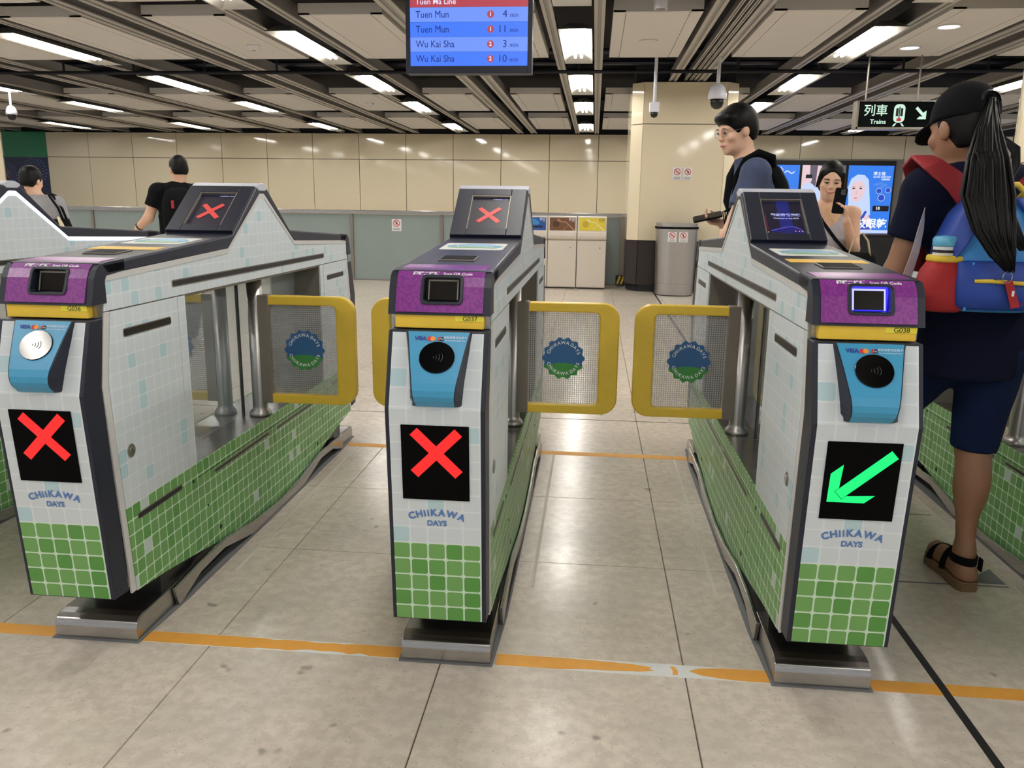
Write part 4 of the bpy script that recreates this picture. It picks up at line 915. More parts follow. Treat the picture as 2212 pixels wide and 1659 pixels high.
# ------------------------------------------------------------------ people: smooth-blended solids turned into one continuous surface
def V3(*a): return np.array(a, float)
def nrm(v): return np.array(v, float)/np.linalg.norm(v)
class Solid:
    def __init__(s, h): s.h = h; s.p = []
    def cap(s, a, b, ra, rb, k=.02, flat=False): s.p.append(('c', V3(*a), V3(*b), ra, rb, k, flat, 1)); return s
    def ell(s, c, r, fr=None, k=.02, sub=False): s.p.append(('e', V3(*c), V3(*r), fr, None, k, False, -1 if sub else 1)); return s
    def cone(s, a, b, side, ra, rb, k=.02, shell=None): s.p.append(('k', V3(*a), V3(*b), (nrm(side), ra, rb), None, k, True, 1)); return s
    def cutp(s, pt, n, near=None, rad=1e9): s.p.append(('x', V3(*pt), nrm(n), near, rad, 0, False, 0)); return s
    def box(s, q):
        t, a, b = q[0], q[1], q[2]
        if t == 'c': lo, hi = np.minimum(a-q[3], b-q[4]), np.maximum(a+q[3], b+q[4])
        elif t == 'e': m_ = max(b); lo, hi = a-m_, a+m_
        else: m_ = max(max(q[3][1]), max(q[3][2])); lo, hi = np.minimum(a, b)-m_, np.maximum(a, b)+m_
        return lo, hi
    def build(s):
        h = s.h; bx = [s.box(q) for q in s.p if q[0] != 'x' and q[7] > 0]
        lo = np.min([b[0] for b in bx], 0)-4*h; hi = np.max([b[1] for b in bx], 0)+4*h
        n = np.ceil((hi-lo)/h).astype(int)+1; V = np.full(n, .5, np.float32)
        ax = [lo[i]+h*np.arange(n[i]) for i in range(3)]
        for q in s.p:
            if q[0] == 'x':
                sl = [slice(0, n[i]) for i in range(3)]
                if q[3] is not None:
                    c = np.array(q[3]); sl = [slice(max(0, int((c[i]-q[4]-lo[i])/h)), min(n[i], int((c[i]+q[4]-lo[i])/h)+1)) for i in range(3)]
                X, Y, Z = np.meshgrid(*[ax[i][sl[i]] for i in range(3)], indexing='ij', sparse=True)
                d = (X-q[1][0])*q[2][0]+(Y-q[1][1])*q[2][1]+(Z-q[1][2])*q[2][2]
                V[tuple(sl)] = np.maximum(V[tuple(sl)], d); continue
            b0, b1 = s.box(q); mg = q[5]+3*h
            sl = tuple(slice(max(0, int((b0[i]-mg-lo[i])/h)), min(n[i], int((b1[i]+mg-lo[i])/h)+2)) for i in range(3))
            X, Y, Z = np.meshgrid(*[ax[i][sl[i]].astype(np.float32) for i in range(3)], indexing='ij')
            P = np.stack([X, Y, Z], -1)
            if q[0] == 'c':
                a, b = q[1], q[2]; ab = b-a; L2 = max(ab@ab, 1e-9); t = ((P-a)@ab)/L2
                tc = np.clip(t, 0, 1); d = np.linalg.norm(P-a-tc[..., None]*ab, axis=-1)-(q[3]+(q[4]-q[3])*tc)
                if q[6]: d = np.maximum(d, (t-1)*math.sqrt(L2)); d = np.maximum(d, -t*math.sqrt(L2)-q[3])
            elif q[0] == 'e':
                D = P-q[1]
                if q[3] is not None: D = D@np.array(q[3]).T
                k0 = np.linalg.norm(D/q[2], axis=-1); k1 = np.linalg.norm(D/(q[2]**2), axis=-1); d = k0*(k0-1)/np.maximum(k1, 1e-6)
            else:
                a, b = q[1], q[2]; sd, ra, rb = q[3]; ab = b-a; L = math.sqrt(ab@ab); u = ab/L; sd = sd-u*(sd@u); sd /= np.linalg.norm(sd); f = np.cross(u, sd)
                D = P-a; t = (D@u)/L; tc = np.clip(t, 0, 1); rx = ra[0]+(rb[0]-ra[0])*tc; ry = ra[1]+(rb[1]-ra[1])*tc
                x, y = D@sd, D@f; k0 = np.sqrt((x/rx)**2+(y/ry)**2); d = (k0-1)*np.minimum(rx, ry); d = np.maximum(d, np.maximum(-t*L, (t-1)*L))
            A = V[sl]; k = q[5]
            if q[7] < 0:
                hh = np.clip(.5-.5*(A+d)/k, 0, 1); V[sl] = A*(1-hh)+(-d)*hh+k*hh*(1-hh)
            else:
                hh = np.clip(.5+.5*(d-A)/k, 0, 1); V[sl] = d*(1-hh)+A*hh-k*hh*(1-hh)
        return nets(V, lo, h)
def nets(V, lo, h):
    I = V < 0; n = V.shape
    c = np.zeros((n[0]-1, n[1]-1, n[2]-1), np.int8)
    offs = [(i, j, k) for i in (0, 1) for j in (0, 1) for k in (0, 1)]
    for o in offs: c += I[o[0]:n[0]-1+o[0], o[1]:n[1]-1+o[1], o[2]:n[2]-1+o[2]]
    act = np.argwhere((c > 0) & (c < 8)); idx = np.full(c.shape, -1, np.int32); idx[tuple(act.T)] = np.arange(len(act))
    sm = np.zeros((len(act), 3)); ct = np.zeros(len(act))
    for a in offs:
        for ax in range(3):
            if a[ax]: continue
            b = list(a); b[ax] = 1
            va = V[tuple((act+a).T)]; vb = V[tuple((act+b).T)]; m_ = (va < 0) != (vb < 0); t = np.where(m_, va/np.where(va == vb, 1, va-vb), 0)
            p = np.tile(np.array(a, float), (len(act), 1)); p[:, ax] += t
            sm += p*m_[:, None]; ct += m_
    v = lo+h*(act+sm/ct[:, None]); F = []
    for ax in range(3):
        o1, o2 = [(1, 2), (2, 0), (0, 1)][ax]
        sl0 = [slice(None)]*3; sl1 = [slice(None)]*3; sl0[ax] = slice(0, n[ax]-1); sl1[ax] = slice(1, n[ax])
        A, B = I[tuple(sl0)], I[tuple(sl1)]; e = np.argwhere(A != B); e = e[(e[:, o1] > 0) & (e[:, o2] > 0) & (e[:, o1] < n[o1]-1) & (e[:, o2] < n[o2]-1)]
        q = []
        for d1, d2 in ((1, 1), (0, 1), (0, 0), (1, 0)):
            f = e.copy(); f[:, o1] -= d1; f[:, o2] -= d2; q.append(idx[tuple(f.T)])
        q = np.stack(q, 1); fl = A[tuple(e.T)]; q[~fl] = q[~fl][:, ::-1]; F.append(q)
    return v, np.concatenate(F)
def solid_obj(name, S, mat, parent, rough=0.0, sm=2):
    v, f = S.build()
    f = f[(f >= 0).all(1)]
    e = np.concatenate([f[:, [0, 1]], f[:, [1, 2]], f[:, [2, 3]], f[:, [3, 0]]]); e = np.concatenate([e, e[:, ::-1]])
    for _ in range(sm):
        acc = np.zeros_like(v); ct = np.zeros(len(v)); np.add.at(acc, e[:, 0], v[e[:, 1]]); np.add.at(ct, e[:, 0], 1); v = v*.5+.5*acc/np.maximum(ct, 1)[:, None]
    if rough:
        from mathutils import noise as mn
        d = np.array([mn.noise(Vector((p[0]*9, p[1]*9, p[2]*5)))+.5*mn.noise(Vector((p[0]*21, p[1]*21, p[2]*9))) for p in v])
        c0 = v.mean(0); r = v-c0; r[:, 2] = 0; r /= np.maximum(np.linalg.norm(r, axis=1), 1e-6)[:, None]; v = v+r*(d*rough)[:, None]
    v = v-np.array(parent_base(parent))
    me = bpy.data.meshes.new(name); me.from_pydata(v.tolist(), [], f.tolist()); me.materials.append(MATS[mat]); me.polygons.foreach_set('use_smooth', [True]*len(me.polygons))
    o = bpy.data.objects.new(name, me); COL.objects.link(o); o.parent = parent; return o
def parent_base(p): return tuple(p.location) if p else (0, 0, 0)
def rel(mb, base):
    mb.v = [(a-base[0], b-base[1], c-base[2]) for a, b, c in mb.v]; return mb
def frame(f, u=(0, 0, 1)):
    f = nrm(f); s_ = nrm(np.cross(f, u)); u = np.cross(s_, f); return np.stack([s_, f, u])    # rows: right, forward, up
class Head:
    def __init__(s, c, fwd, k=1.0, tilt=(0, 0, 1)): s.c = V3(*c); s.R = frame(fwd, tilt); s.k = k
    def at(s, a, b, c): return s.c+(s.R[0]*a+s.R[1]*b+s.R[2]*c)*s.k
    def r(s, *a): return [q*s.k for q in a]
    def skin(s, S, ear=True, fem=False):
        E = lambda p, r, k=.02, sub=False: S.ell(s.at(*p), s.r(*r), s.R, k*s.k, sub)
        E((0, -.012, .032), (.074, .092, .092)); E((0, .022, -.03), (.061, .074, .085), .03); E((0, .045, -.082), (.044 if not fem else .038, .045, .034), .03)
        E((0, .078, -.100), (.017, .016, .014), .02); E((0, .074, .022), (.05, .022, .014), .02)
        for q in (-1, 1):
            E((q*.032, .106, .002), (.016, .018, .012), .012, True); E((q*.042, .066, -.028), (.02, .02, .018), .02)
            if ear: E((q*.076, -.006, -.012), (.010, .021, .032), .008)
        S.cap(s.at(0, .096, .006), s.at(0, .108, -.026), .007*s.k, .011*s.k, .012*s.k)
        for q in (-1, 1): E((q*.009, .100, -.030), (.009, .010, .007), .008)
        E((0, .093, -.058), (.023, .011, .006), .008); E((0, .091, -.069), (.020, .011, .007), .008)
        return S
    def details(s, parent, base, closed=False, smile=False):
        for q in (-1, 1):
            p = s.at(q*.031, .0862 if not closed else .0852, .001)
            b = MB(); b.lathe((0, 0, 0), [(.0098*math.sin(a), -.0098*math.cos(a)*(.62 if closed else .85)) for a in np.linspace(.05, PI-.05, 8)], 12)
            b.v = [tuple(s.c*0+p+np.array(v_)*s.k-np.array(base)) for v_ in b.v]; e_ = b.obj('eye', 'eye_white', parent, smooth=True)
            ic = s.at(q*.031, .0945 if not closed else .0938, .0005 if not closed else -.0015); b = MB().flat(circ(.0062*s.k, .0056*s.k, 14), ic-np.array(base), s.R[0], s.R[2], .0015); b.obj('iris', 'ink_black', e_)
            b = MB().tube([s.at(q*(.031+d), .098-.25*abs(d)-q*0, (.0085 if not closed else .004)-18*d*d) for d in (-.016, -.008, 0, .008, .016)], [.0012, .0020, .0022, .0020, .0012], 6); rel(b, base).obj('eyelid', 'hair', parent)
            b = MB().tube([s.at(q*(.032+d), .101-.35*abs(d), .024-10*d*d-q*d*.05*0) for d in (-.02, -.008, .008, .02)], [.0016, .0026, .0024, .0012], 6); rel(b, base).obj('eyebrow', 'hair', parent)
        w_ = .021 if not smile else .028
        b = MB().tube([s.at(x, .1035-16*x*x, -.0635+(9*x*x if smile else 0)) for x in np.linspace(-w_, w_, 7)], [.002, .0042, .005, .005, .005, .0042, .002], 8); rel(b, base).obj('lips', 'lip', parent)
        if smile:
            b = MB().flat([(-.017, .004), (-.009, -.0005), (.009, -.0005), (.017, .004), (.009, -.006), (-.009, -.006)], s.at(0, .1065, -.0615)-np.array(base), s.R[0]*s.k, s.R[2]*s.k, .001); b.obj('teeth', 'eye_white', parent)
def hand(S, w_, d, n, thumb, curl=.5, k=1.0, kk=.006):
    """palm from wrist w_ along d; palm normal n (fingers curl to n); thumb side vector"""
    d, n = nrm(d), nrm(n); t = nrm(np.array(thumb, float)); w_ = V3(*w_)
    S.cone(w_-d*.01, w_+d*.085*k, t, (.026*k, .016*k), (.040*k, .013*k), .012)
    for i, (o, L) in enumerate(((.030, .070), (.010, .078), (-.010, .073), (-.029, .058))):
        p = w_+d*.080*k+t*o*k; L *= k
        a1 = curl*.7; d1 = d*math.cos(a1)+n*math.sin(a1); p1 = p+d1*L*.45; a2 = curl*1.7; d2 = d*math.cos(a2)+n*math.sin(a2); p2 = p1+d2*L*.33; a3 = curl*2.3; d3 = d*math.cos(a3)+n*math.sin(a3); p3 = p2+d3*L*.25
        S.cap(p, p1, .0092*k, .0085*k, kk).cap(p1, p2, .0085*k, .0078*k, .003).cap(p2, p3, .0078*k, .0068*k, .003)
    p = w_+d*.025*k+t*.026*k; p1 = p+(d*.55+t*.7+n*.3)*.034*k; p2 = p1+nrm(d*.8+t*.15+n*.55)*.032*k; p3 = p2+nrm(d*.85+n*.55-t*.1)*.024*k
    S.cap(p, p1, .013*k, .0105*k, .008).cap(p1, p2, .0102*k, .009*k, .003).cap(p2, p3, .009*k, .0075*k, .003)
def limb(S, a, b, c, r, k=.02):
    S.cap(a, b, r[0], r[1], k).cap(b, c, r[1]*1.02, r[2], k)
def torso(S, pel, ch, nk, R, w_=1.0, grow=0.0, k=.05):
    P, C, N = V3(*pel), V3(*ch), V3(*nk); g = grow
    S.ell(P, (.158*w_+g, .118*w_+g, .125+g), R, k).ell(C, (.160*w_+g, .108*w_+g, .175+g), R, k).ell((P+C)/2, (.140*w_+g, .102*w_+g, .19), R, k)
    S.cap(C+V3(0, 0, .10), N, .075*w_+g, .055+g*.5, k)
def foot(S, an, toe, k=.02):
    an, toe = V3(*an), V3(*toe); d = nrm((toe-an)*V3(1, 1, 0))
    S.cap(an, an-V3(0, 0, an[2]-.045)-d*.02, .033, .032, k).cap(V3(an[0], an[1], .04)-d*.03, V3(toe[0], toe[1], .032)-d*.04, .030, .034, k).cap(V3(toe[0], toe[1], .03)-d*.07, V3(toe[0], toe[1], .022)-d*.01, .034, .020, k)

# --- woman in the foreground at the right, seen from behind
B = (1.25, 2.75, 0); W = empty('person', B)
R = frame((-.16, .98, 0)); hd = Head((1.128, 2.765, 1.497), (-.38, .91, -.16), 1.0, (-.03, .05, 1))
pel, ch, nk = (1.235, 2.745, .84), (1.215, 2.735, 1.18), (1.165, 2.765, 1.375)
S = Solid(.006); torso(S, pel, ch, nk, R, .95); S.cap(nk, hd.at(0, -.02, -.05), .054, .053, .03); hd.skin(S, fem=True)
shL, shR = (1.035, 2.725, 1.305), (1.405, 2.785, 1.305); elL, elR = (.972, 2.745, 1.05), (1.47, 2.75, 1.06); wrL, wrR = (.965, 2.90, .87), (1.47, 2.88, .86)
S.cap((1.12, 2.745, 1.325), shL, .055, .052, .04); S.cap((1.28, 2.76, 1.325), shR, .055, .052, .04)
limb(S, shL, elL, wrL, (.05, .038, .026)); limb(S, shR, elR, wrR, (.05, .038, .026))
hand(S, wrL, (0, .5, -.8), (1, 0, 0), (0, .8, .5), .5, .9); hand(S, wrR, (0, .4, -.9), (-1, 0, 0), (0, .9, .4), .5, .9)
hipR, knR, anR, toR = (1.30, 2.745, .80), (1.288, 2.755, .47), (1.283, 2.705, .115), (1.268, 2.915, .05)
hipL, knL, anL, toL = (1.165, 2.765, .80), (1.075, 3.02, .48), (1.05, 2.99, .125), (1.02, 3.20, .05)
for h_, kn, an, to in ((hipR, knR, anR, toR), (hipL, knL, anL, toL)):
    h_, kn, an = V3(*h_), V3(*kn), V3(*an)
    S.cap(h_, kn, .088, .056, .03).cap(kn, an, .050, .027, .02); m_ = kn*.70+an*.30+V3(0, -.018, 0); S.ell(m_, (.054, .054, .115), None, .03)
    S.cap(an+V3(0, 0, -.01), an+V3(0, -.022, -.06), .028, .026, .02); foot(S, an+V3(0, 0, .015), V3(*to)+V3(0, 0, .03))
    S.ell((an[0], an[1]-.025, .062), (.030, .034, .026), None, .02); S.cap((an[0], an[1], .07), (to[0], to[1]-.05, .058), .028, .032, .02)
S.cutp((0, 0, .036), (0, 0, -1))
solid_obj('body', S, 'skin_dark', W)
S = Solid(.007); torso(S, pel, ch, nk, R, .95, .018); S.cone((1.222, 2.742, .722), (1.22, 2.74, 1.05), R[0], (.158, .132), (.162, .130), .04)
S.cap((1.12, 2.745, 1.322), shL, .073, .072, .04); S.cap((1.28, 2.76, 1.322), shR, .073, .072, .04)
a, b = V3(*shL), V3(*elL); S.cap(a, a+(b-a)*.60, .072, .066, .03, True); a, b = V3(*shR), V3(*elR); S.cap(a, a+(b-a)*.60, .072, .066, .03, True)
S.cutp((0, 0, .722), (0, 0, -1)); S.cutp(V3(*nk)+V3(0, 0, .012), (-.1, .25, 1), nk, .085)
solid_obj('shirt', S, 'cloth_navy', W, .006)
S = Solid(.007)
for h_, kn, e_ in ((hipR, knR, 1.0), (hipL, knL, .96)):
    h_, kn = V3(*h_), V3(*kn); S.cone(h_+(kn-h_)*e_, h_+V3(0, 0, .02), (1, .1, 0), (.070, .072), (.104, .108), .02)
S.ell(pel, (.155, .128, .12), R, .04); S.cutp((0, 0, .92), (0, 0, 1)); solid_obj('shorts', S, 'denim', W, .005)
# hair under the cap, ponytail, cap
S = Solid(.006); S.ell(hd.at(0, -.02, .02), (.079, .092, .090), hd.R, .02); S.ell(hd.at(0, -.05, -.03), (.068, .055, .07), hd.R, .02); S.cutp(hd.at(0, .035, 0), hd.R[1]); S.cutp(hd.at(0, 0, -.072), -hd.R[2])
solid_obj('hair', S, 'hair', W, .004)
S = Solid(.006); S.ell(hd.at(0, -.012, .036), (.089, .105, .100), hd.R, .02); S.cutp(hd.at(0, 0, .022), -hd.R[2]+hd.R[1]*.05); S.ell(hd.at(0, .108, .012), (.066, .064, .010), frame(hd.R[1]-hd.R[2]*.55), .012); S.ell(hd.at(0, -.01, .138), (.009, .009, .006), None, .004)
S.ell(hd.at(0, -.125, .045), (.032, .05, .030), hd.R, .006, True)
solid_obj('cap', S, 'cloth_black', W)
bk = hd.at(0, -.108, .055)
b = MB(); rows = [[tuple(bk+hd.R[0]*.036*math.cos(t)*q+hd.R[2]*.030*math.sin(t)*q+hd.R[1]*o) for t in np.linspace(0, PI, 9)] for q, o in ((1.0, .012), (1.12, .0), (.92, -.004))]; b.skin(rows, cap=False, closed=False); rel(b, B).obj('cap_strap', 'cap_dark', W) if False else rel(b, B).obj('cap_strap', 'black', W)
rb = random.Random(5)
def lock(pts, r): b = MB().tube(pts, r, 9); return b
tail = [tuple(bk), (1.136, 2.605, 1.475), (1.112, 2.53, 1.385), (1.090, 2.455, 1.285), (1.098, 2.41, 1.195), (1.120, 2.388, 1.13), (1.142, 2.378, 1.088)]
ht = MB()
for i in range(190):
    a = rb.uniform(0, 2*PI); q = math.sqrt(rb.random()); ln = rb.choice([7, 7, 7, 6, 6]); pts = []; w0 = rb.uniform(-.008, .008)
    for j, p in enumerate(tail[:ln]):
        sp = (.008, .030, .046, .060, .046, .026, .006)[j] * q
        pts.append((p[0]+math.cos(a)*sp*1.1+w0*(j > 1), p[1]+math.sin(a)*sp*.40, p[2]+rb.uniform(-.008, .008)))
    k_ = rb.uniform(.7, 1.15); ht.tube(pts, [q_*k_ for q_ in [.0035, .0055, .0062, .006, .005, .0035, .001][:ln-1]+[.001]], 5)
for k_ in range(16):
    o = rb.uniform(-.012, .012); o2 = rb.uniform(-.006, .006); ht.tube([tuple(bk+V3(.012, -.01, 0)), (1.185, 2.63, 1.465+o2), (1.222+o, 2.61, 1.42+o), (1.222+o, 2.595, 1.375), (1.185+o, 2.56, 1.325), (1.14, 2.52, 1.29)], [.0025, .0032, .0035, .0035, .0028, .001], 5)
for k_ in range(36):
    o = rb.uniform(-.022, .022); ht.tube([(1.10+o, 2.525, 1.41), (1.115+o, 2.46, 1.30), (1.145+o, 2.42, 1.21), (1.185+o*.6, 2.405, 1.14)], [.005, .006, .0045, .001], 5)
pt = rel(ht, B).obj('ponytail', 'hair', W, smooth=True)
# sandals
def sandal(an, to):
    an, to = V3(*an), V3(*to); d = nrm((to-an)*V3(1, 1, 0)); s_ = V3(d[1], -d[0], 0); heel = V3(an[0], an[1], 0)-d*.062; L = np.linalg.norm((to-heel)[:2])
    t = empty('sandal', tuple(heel-np.array(B))); t.parent = W
    pr = [(0, .024), (.06, .036), (.2, .040), (.45, .037), (.68, .046), (.85, .044), (.96, .028), (1, .010)]
    out = [tuple((d*L*u+s_*w_)[:2]) for u, w_ in pr]+[tuple((d*L*u-s_*w_)[:2]) for u, w_ in pr[::-1]]
    MB().prism(out, 2, .0, .034).obj('sandal_sole', 'sole', t, bev=.004)
    def strap(u, hw, z, r, fl=1.0, back=False):
        c = d*L*u; pts = [tuple(c+s_*math.cos(a)*hw+V3(0, 0, z[0]+(z[1]-z[0])*math.sin(a))) for a in np.linspace(0, PI, 11)]
        return MB().tube(pts, r, 8)
    strap(.72, .044, (.035, .082), .011).obj('toe_strap', 'cloth_black', t)
    strap(.42, .040, (.035, .112), .010).obj('instep_strap', 'cloth_black', t)
    pts = [tuple(d*(L*.20+.055*math.sin(a))*1+s_*math.cos(a)*.041+V3(0, 0, .098)) for a in np.linspace(0, 2*PI, 21)]
    b = MB(); rows = [[tuple(d*(.062+.052*math.sin(a))+s_*math.cos(a)*.038*q+V3(0, 0, z)) for a in np.linspace(0, 2*PI, 25)[:-1]] for q, z in ((1, .086), (1.05, .090), (1.05, .112), (1, .116), (.92, .112), (.92, .09))]; b.skin(rows, cap=False)
    b.obj('ankle_strap', 'cloth_black', t)
    MB().box(-.003, .003, -.012, .012, -.026, .018).obj('strap_tab', 'cloth_black', t, bev=.001).location = tuple(d*.03+s_*.0415+V3(0, 0, .092))
sandal(anR, toR); sandal(anL, toL)
tag(W, 'person in black cap with long ponytail, navy shirt and shorts, from behind', 'person')
# her child-sized blue backpack
K = empty('backpack', (1.185, 2.60, .95)); kb = (1.185, 2.60, .95)
def sq(hx, hy, e=3.2, n=36, cx=0, cy=0):
    p = []
    for i in range(n):
        t = 2*PI*i/n; c, s_ = math.cos(t), math.sin(t); p.append((cx+hx*math.copysign(abs(c)**(2/e), c), cy+hy*math.copysign(abs(s_)**(2/e), s_)))
    return p
def bag(nm, rows, mat, par, **k):
    return MB().skin([[(x, y, z) for x, y in sq(hx, hy, 3.0, 40, cx_, cy_)] for z, hx, hy, cx_, cy_ in rows]).obj(nm, mat, par, smooth=True)
bag('bag_body', [(-.0, .10, .05, .01, .0), (.008, .138, .075, .01, .0), (.04, .158, .088, .008, 0), (.14, .155, .088, .004, 0), (.22, .140, .082, 0, .004), (.29, .112, .07, -.004, .01), (.325, .075, .05, -.004, .015), (.335, .03, .02, 0, .015)], 'pack_sky', K)
bag('bag_flap', [(.205, .152, .088, .0, .006), (.25, .140, .085, -.002, .008), (.295, .113, .075, -.004, .012), (.335, .076, .05, -.004, .016), (.346, .03, .02, 0, .016)], 'pack_blue', K) if False else None
fl = MB()
for q in (-1, 1):
    fl.skin([[(q*a, y, z) for a, y, z in r] for r in (((.165, -.02, .10), (.166, .05, .10), (.120, .06, .10), (.150, -.07, .12)), ((.150, -.045, .20), (.150, .05, .21), (.1, .07, .2), (.105, -.098, .20)), ((.118, -.052, .285), (.118, .05, .29), (.06, .07, .28), (.062, -.083, .275)), ((.078, -.03, .336), (.078, .05, .336), (.02, .06, .33), (.03, -.05, .336)))])
fl.obj('bag_side', 'pack_blue', K, bev=.008, smooth=True)
bag('front_pocket', [(.012, .118, .02, .02, -.082), (.022, .140, .03, .02, -.085), (.06, .148, .04, .02, -.088), (.115, .146, .034, .02, -.088), (.148, .140, .022, .018, -.084), (.154, .12, .008, .018, -.082)], 'pack_blue', K)
z_ = MB().tube([(-.085, -.118, .098), (-.04, -.128, .099), (.04, -.130, .094), (.12, -.126, .09), (.165, -.11, .09)], .006, 8); zp = z_.obj('zipper', 'pack_yellow', K, smooth=True)
MB().tube([(-.085, -.119, .1005), (-.03, -.130, .1015)], .0035, 6).obj('zipper_gap', 'ink_black', zp)
MB().tube([(.0+.013*math.cos(t)-.005, -.137, .112+.016*math.sin(t)) for t in np.linspace(0, 2*PI, 17)], .0012, 6).obj('key_ring', 'steel', K)
tg = MB().skin([[(-.012, -.138, .10), (.010, -.138, .104), (.010, -.134, .104), (-.012, -.134, .10)], [(.016, -.138, .022), (.040, -.138, .028), (.040, -.134, .028), (.016, -.134, .022)]]).obj('red_tag', 'pack_red', K, bev=.001)
MB().box(.012, .019, -.1386, -.1378, .058, .074).obj('tag_mark', 'ink_white', tg)
MB().tube([(-.035, -.02, .325), (-.05, -.045, .355), (-.02, -.05, .372), (.03, -.045, .372), (.06, -.03, .352), (.05, -.01, .325)], .0085, 8).obj('top_handle', 'pack_yellow', K, smooth=True)
bag('side_pocket', [(-.0, .045, .05, -.135, -.025), (.012, .062, .066, -.140, -.028), (.06, .068, .070, -.146, -.03), (.12, .055, .062, -.143, -.03), (.150, .042, .048, -.138, -.028)], 'pack_red', K)
bag('pocket_rim', [(.147, .044, .050, -.138, -.028), (.151, .047, .053, -.138, -.028), (.162, .046, .052, -.138, -.028), (.166, .043, .048, -.138, -.028)], 'pack_yellow', K)
MB().tube([(-.095, -.10, .01), (-.098, -.105, .06), (-.092, -.104, .12), (-.086, -.10, .15)], .004, 6).obj('piping', 'pack_sky', K)
for s_, xs in ((-1, (-.045, -.10, -.165, -.20, -.185)), (1, (.05, .12, .20, .235, .225))):
    top = [(xs[0], .055, .315), (xs[1], .052, .378), (xs[2]+.0, .075, .432), (xs[3]+.02, .13, .458), (xs[3]+.02, .19, .436), (xs[4]*.72+.01, .25, .35), (xs[4]*.62, .262, .24), (xs[4]*.62, .21, .10)]
    w_ = .034; b = MB(); rows = []
    for i, p in enumerate(top):
        p0, p1 = Vector(top[max(i-1, 0)]), Vector(top[min(i+1, len(top)-1)]); t_ = (p1-p0).normalized(); sd = Vector((1, 0, 0)); sd = (sd-t_*sd.dot(t_)).normalized(); n_ = t_.cross(sd); p = Vector(p)
        rows.append([p-sd*w_-n_*.006, p+sd*w_-n_*.006, p+sd*w_+n_*.006, p-sd*w_+n_*.006])
    b.skin(rows).obj('shoulder_strap', 'strap_red', K, bev=.004, smooth=True)
MB().tube([(-.195, .21, .20), (-.205, .12, .11), (-.180, .03, .03), (-.14, .0, .01)], .009, 8, flat=.3).obj('adjuster_strap', 'pack_yellow', K)
b = MB()
for i in range(9): b.tube([(.045+.012*i, -.1295+.0008*i, .030+.0035*i), (.051+.012*i, -.1295+.0008*i, .040+.0035*i)], .0016, 5)
b.obj('embroidery', 'strap_red', K)
tag(K, 'small blue backpack with red straps and yellow zip, worn by person in cap', 'backpack')
t = empty('drink_bottle', (1.048, 2.572, 1.03)); MB().cyl((0, 0), .037, 0, .112, 24).obj('bottle_body', 'white_plastic', t, smooth=False); MB().lathe((0, 0, .112), [(.038, 0), (.040, .004), (.040, .022), (.034, .03), (.004, .032)], 24).obj('bottle_cap', 'bottle_blue', t, smooth=True); MB().cyl((0, 0), .0385, .094, .102, 24).obj('bottle_ring', 'ink_black', t)
tag(t, 'white bottle with a light blue cap in the red side pocket of the blue backpack', 'bottle')
b = MB(); rows = []
for i, (x, y, z) in enumerate(((1.005, 2.66, 1.255), (.998, 2.655, 1.19), (.988, 2.65, 1.12), (.972, 2.66, 1.03), (.955, 2.68, .95))):
    w_ = (.006, .022, .028, .034, .036)[i]; rows.append([(x-w_*.5, y-.01, z), (x+w_*.5, y+.002, z), (x+w_*.5, y+.004, z), (x-w_*.5, y-.008, z)])
o = b.skin(rows).obj('paper', 'paper'); tag(o, 'white sheet of paper tucked under the left arm of the person in the cap', 'paper')

# --- young man with glasses looking down at his phone
B = (.85, 4.62, 0); W = empty('person', B); R = frame((-.97, -.10, 0))
hd = Head((.738, 4.615, 1.648), (-.88, -.38, -.24), 1.0, (-.12, -.04, 1)); pel, ch, nk = (.88, 4.63, .93), (.86, 4.63, 1.27), (.80, 4.62, 1.485)
S = Solid(.006); torso(S, pel, ch, nk, R, 1.0); S.cap(nk, hd.at(0, -.02, -.05), .055, .055, .03); hd.skin(S)
shN, elN, wrN = (.825, 4.455, 1.42), (.70, 4.395, 1.10), (.735, 4.375, .87)
shF, elF, wrF = (.85, 4.80, 1.42), (.83, 4.80, 1.15), (.705, 4.66, 1.155)
for a, b_, c in ((shN, elN, wrN), (shF, elF, wrF)): S.cap((.84, 4.62, 1.43), a, .06, .055, .04); limb(S, a, b_, c, (.052, .042, .029))
hand(S, wrF, (-.95, -.15, .22), (0, -.5, .85), (.1, .85, .5), .75, .9); hand(S, wrN, (-.1, .0, -.95), (0, 1, 0), (-.9, 0, .2), .4)
for sd, y in ((1, 4.53), (-1, 4.73)):
    S.cap((.88, y, .9), (.87, y, .50), .085, .055, .03).cap((.87, y, .5), (.89, y, .10), .052, .034, .02); foot(S, (.89, y, .08), (.70, y, .03))
solid_obj('body', S, 'skin', W)
S = Solid(.007); torso(S, pel, ch, nk, R, 1.0, .02); S.cone((.88, 4.63, .86), (.87, 4.63, 1.2), R[0], (.18, .135), (.18, .13), .04)
for a, b_ in ((shN, elN), (shF, elF)):
    a, b_ = V3(*a), V3(*b_); S.cap((.84, 4.62, 1.425), a, .078, .072, .04).cap(a, a+(b_-a)*.56, .072, .068, .03, True)
S.cutp((0, 0, .86), (0, 0, -1)); S.cutp(V3(*nk)+V3(0, 0, .02), (.15, 0, 1), nk, .1); solid_obj('shirt', S, 'cloth_slate', W, .006)
S = Solid(.008)
for y in (4.53, 4.73): S.cap((.88, y, .9), (.87, y, .5), .105, .078, .03).cap((.87, y, .5), (.89, y, .09), .078, .062, .02)
S.ell(pel, (.17, .14, .13), R, .04); S.cutp((0, 0, .98), (0, 0, 1)); solid_obj('trousers', S, 'cloth_black', W)
for y in (4.53, 4.73): S = Solid(.008); S.cap((.92, y, .045), (.70, y, .04), .045, .042, .02); S.cutp((0, 0, 0), (0, 0, -1)); solid_obj('shoe', S, 'cloth_black', W)
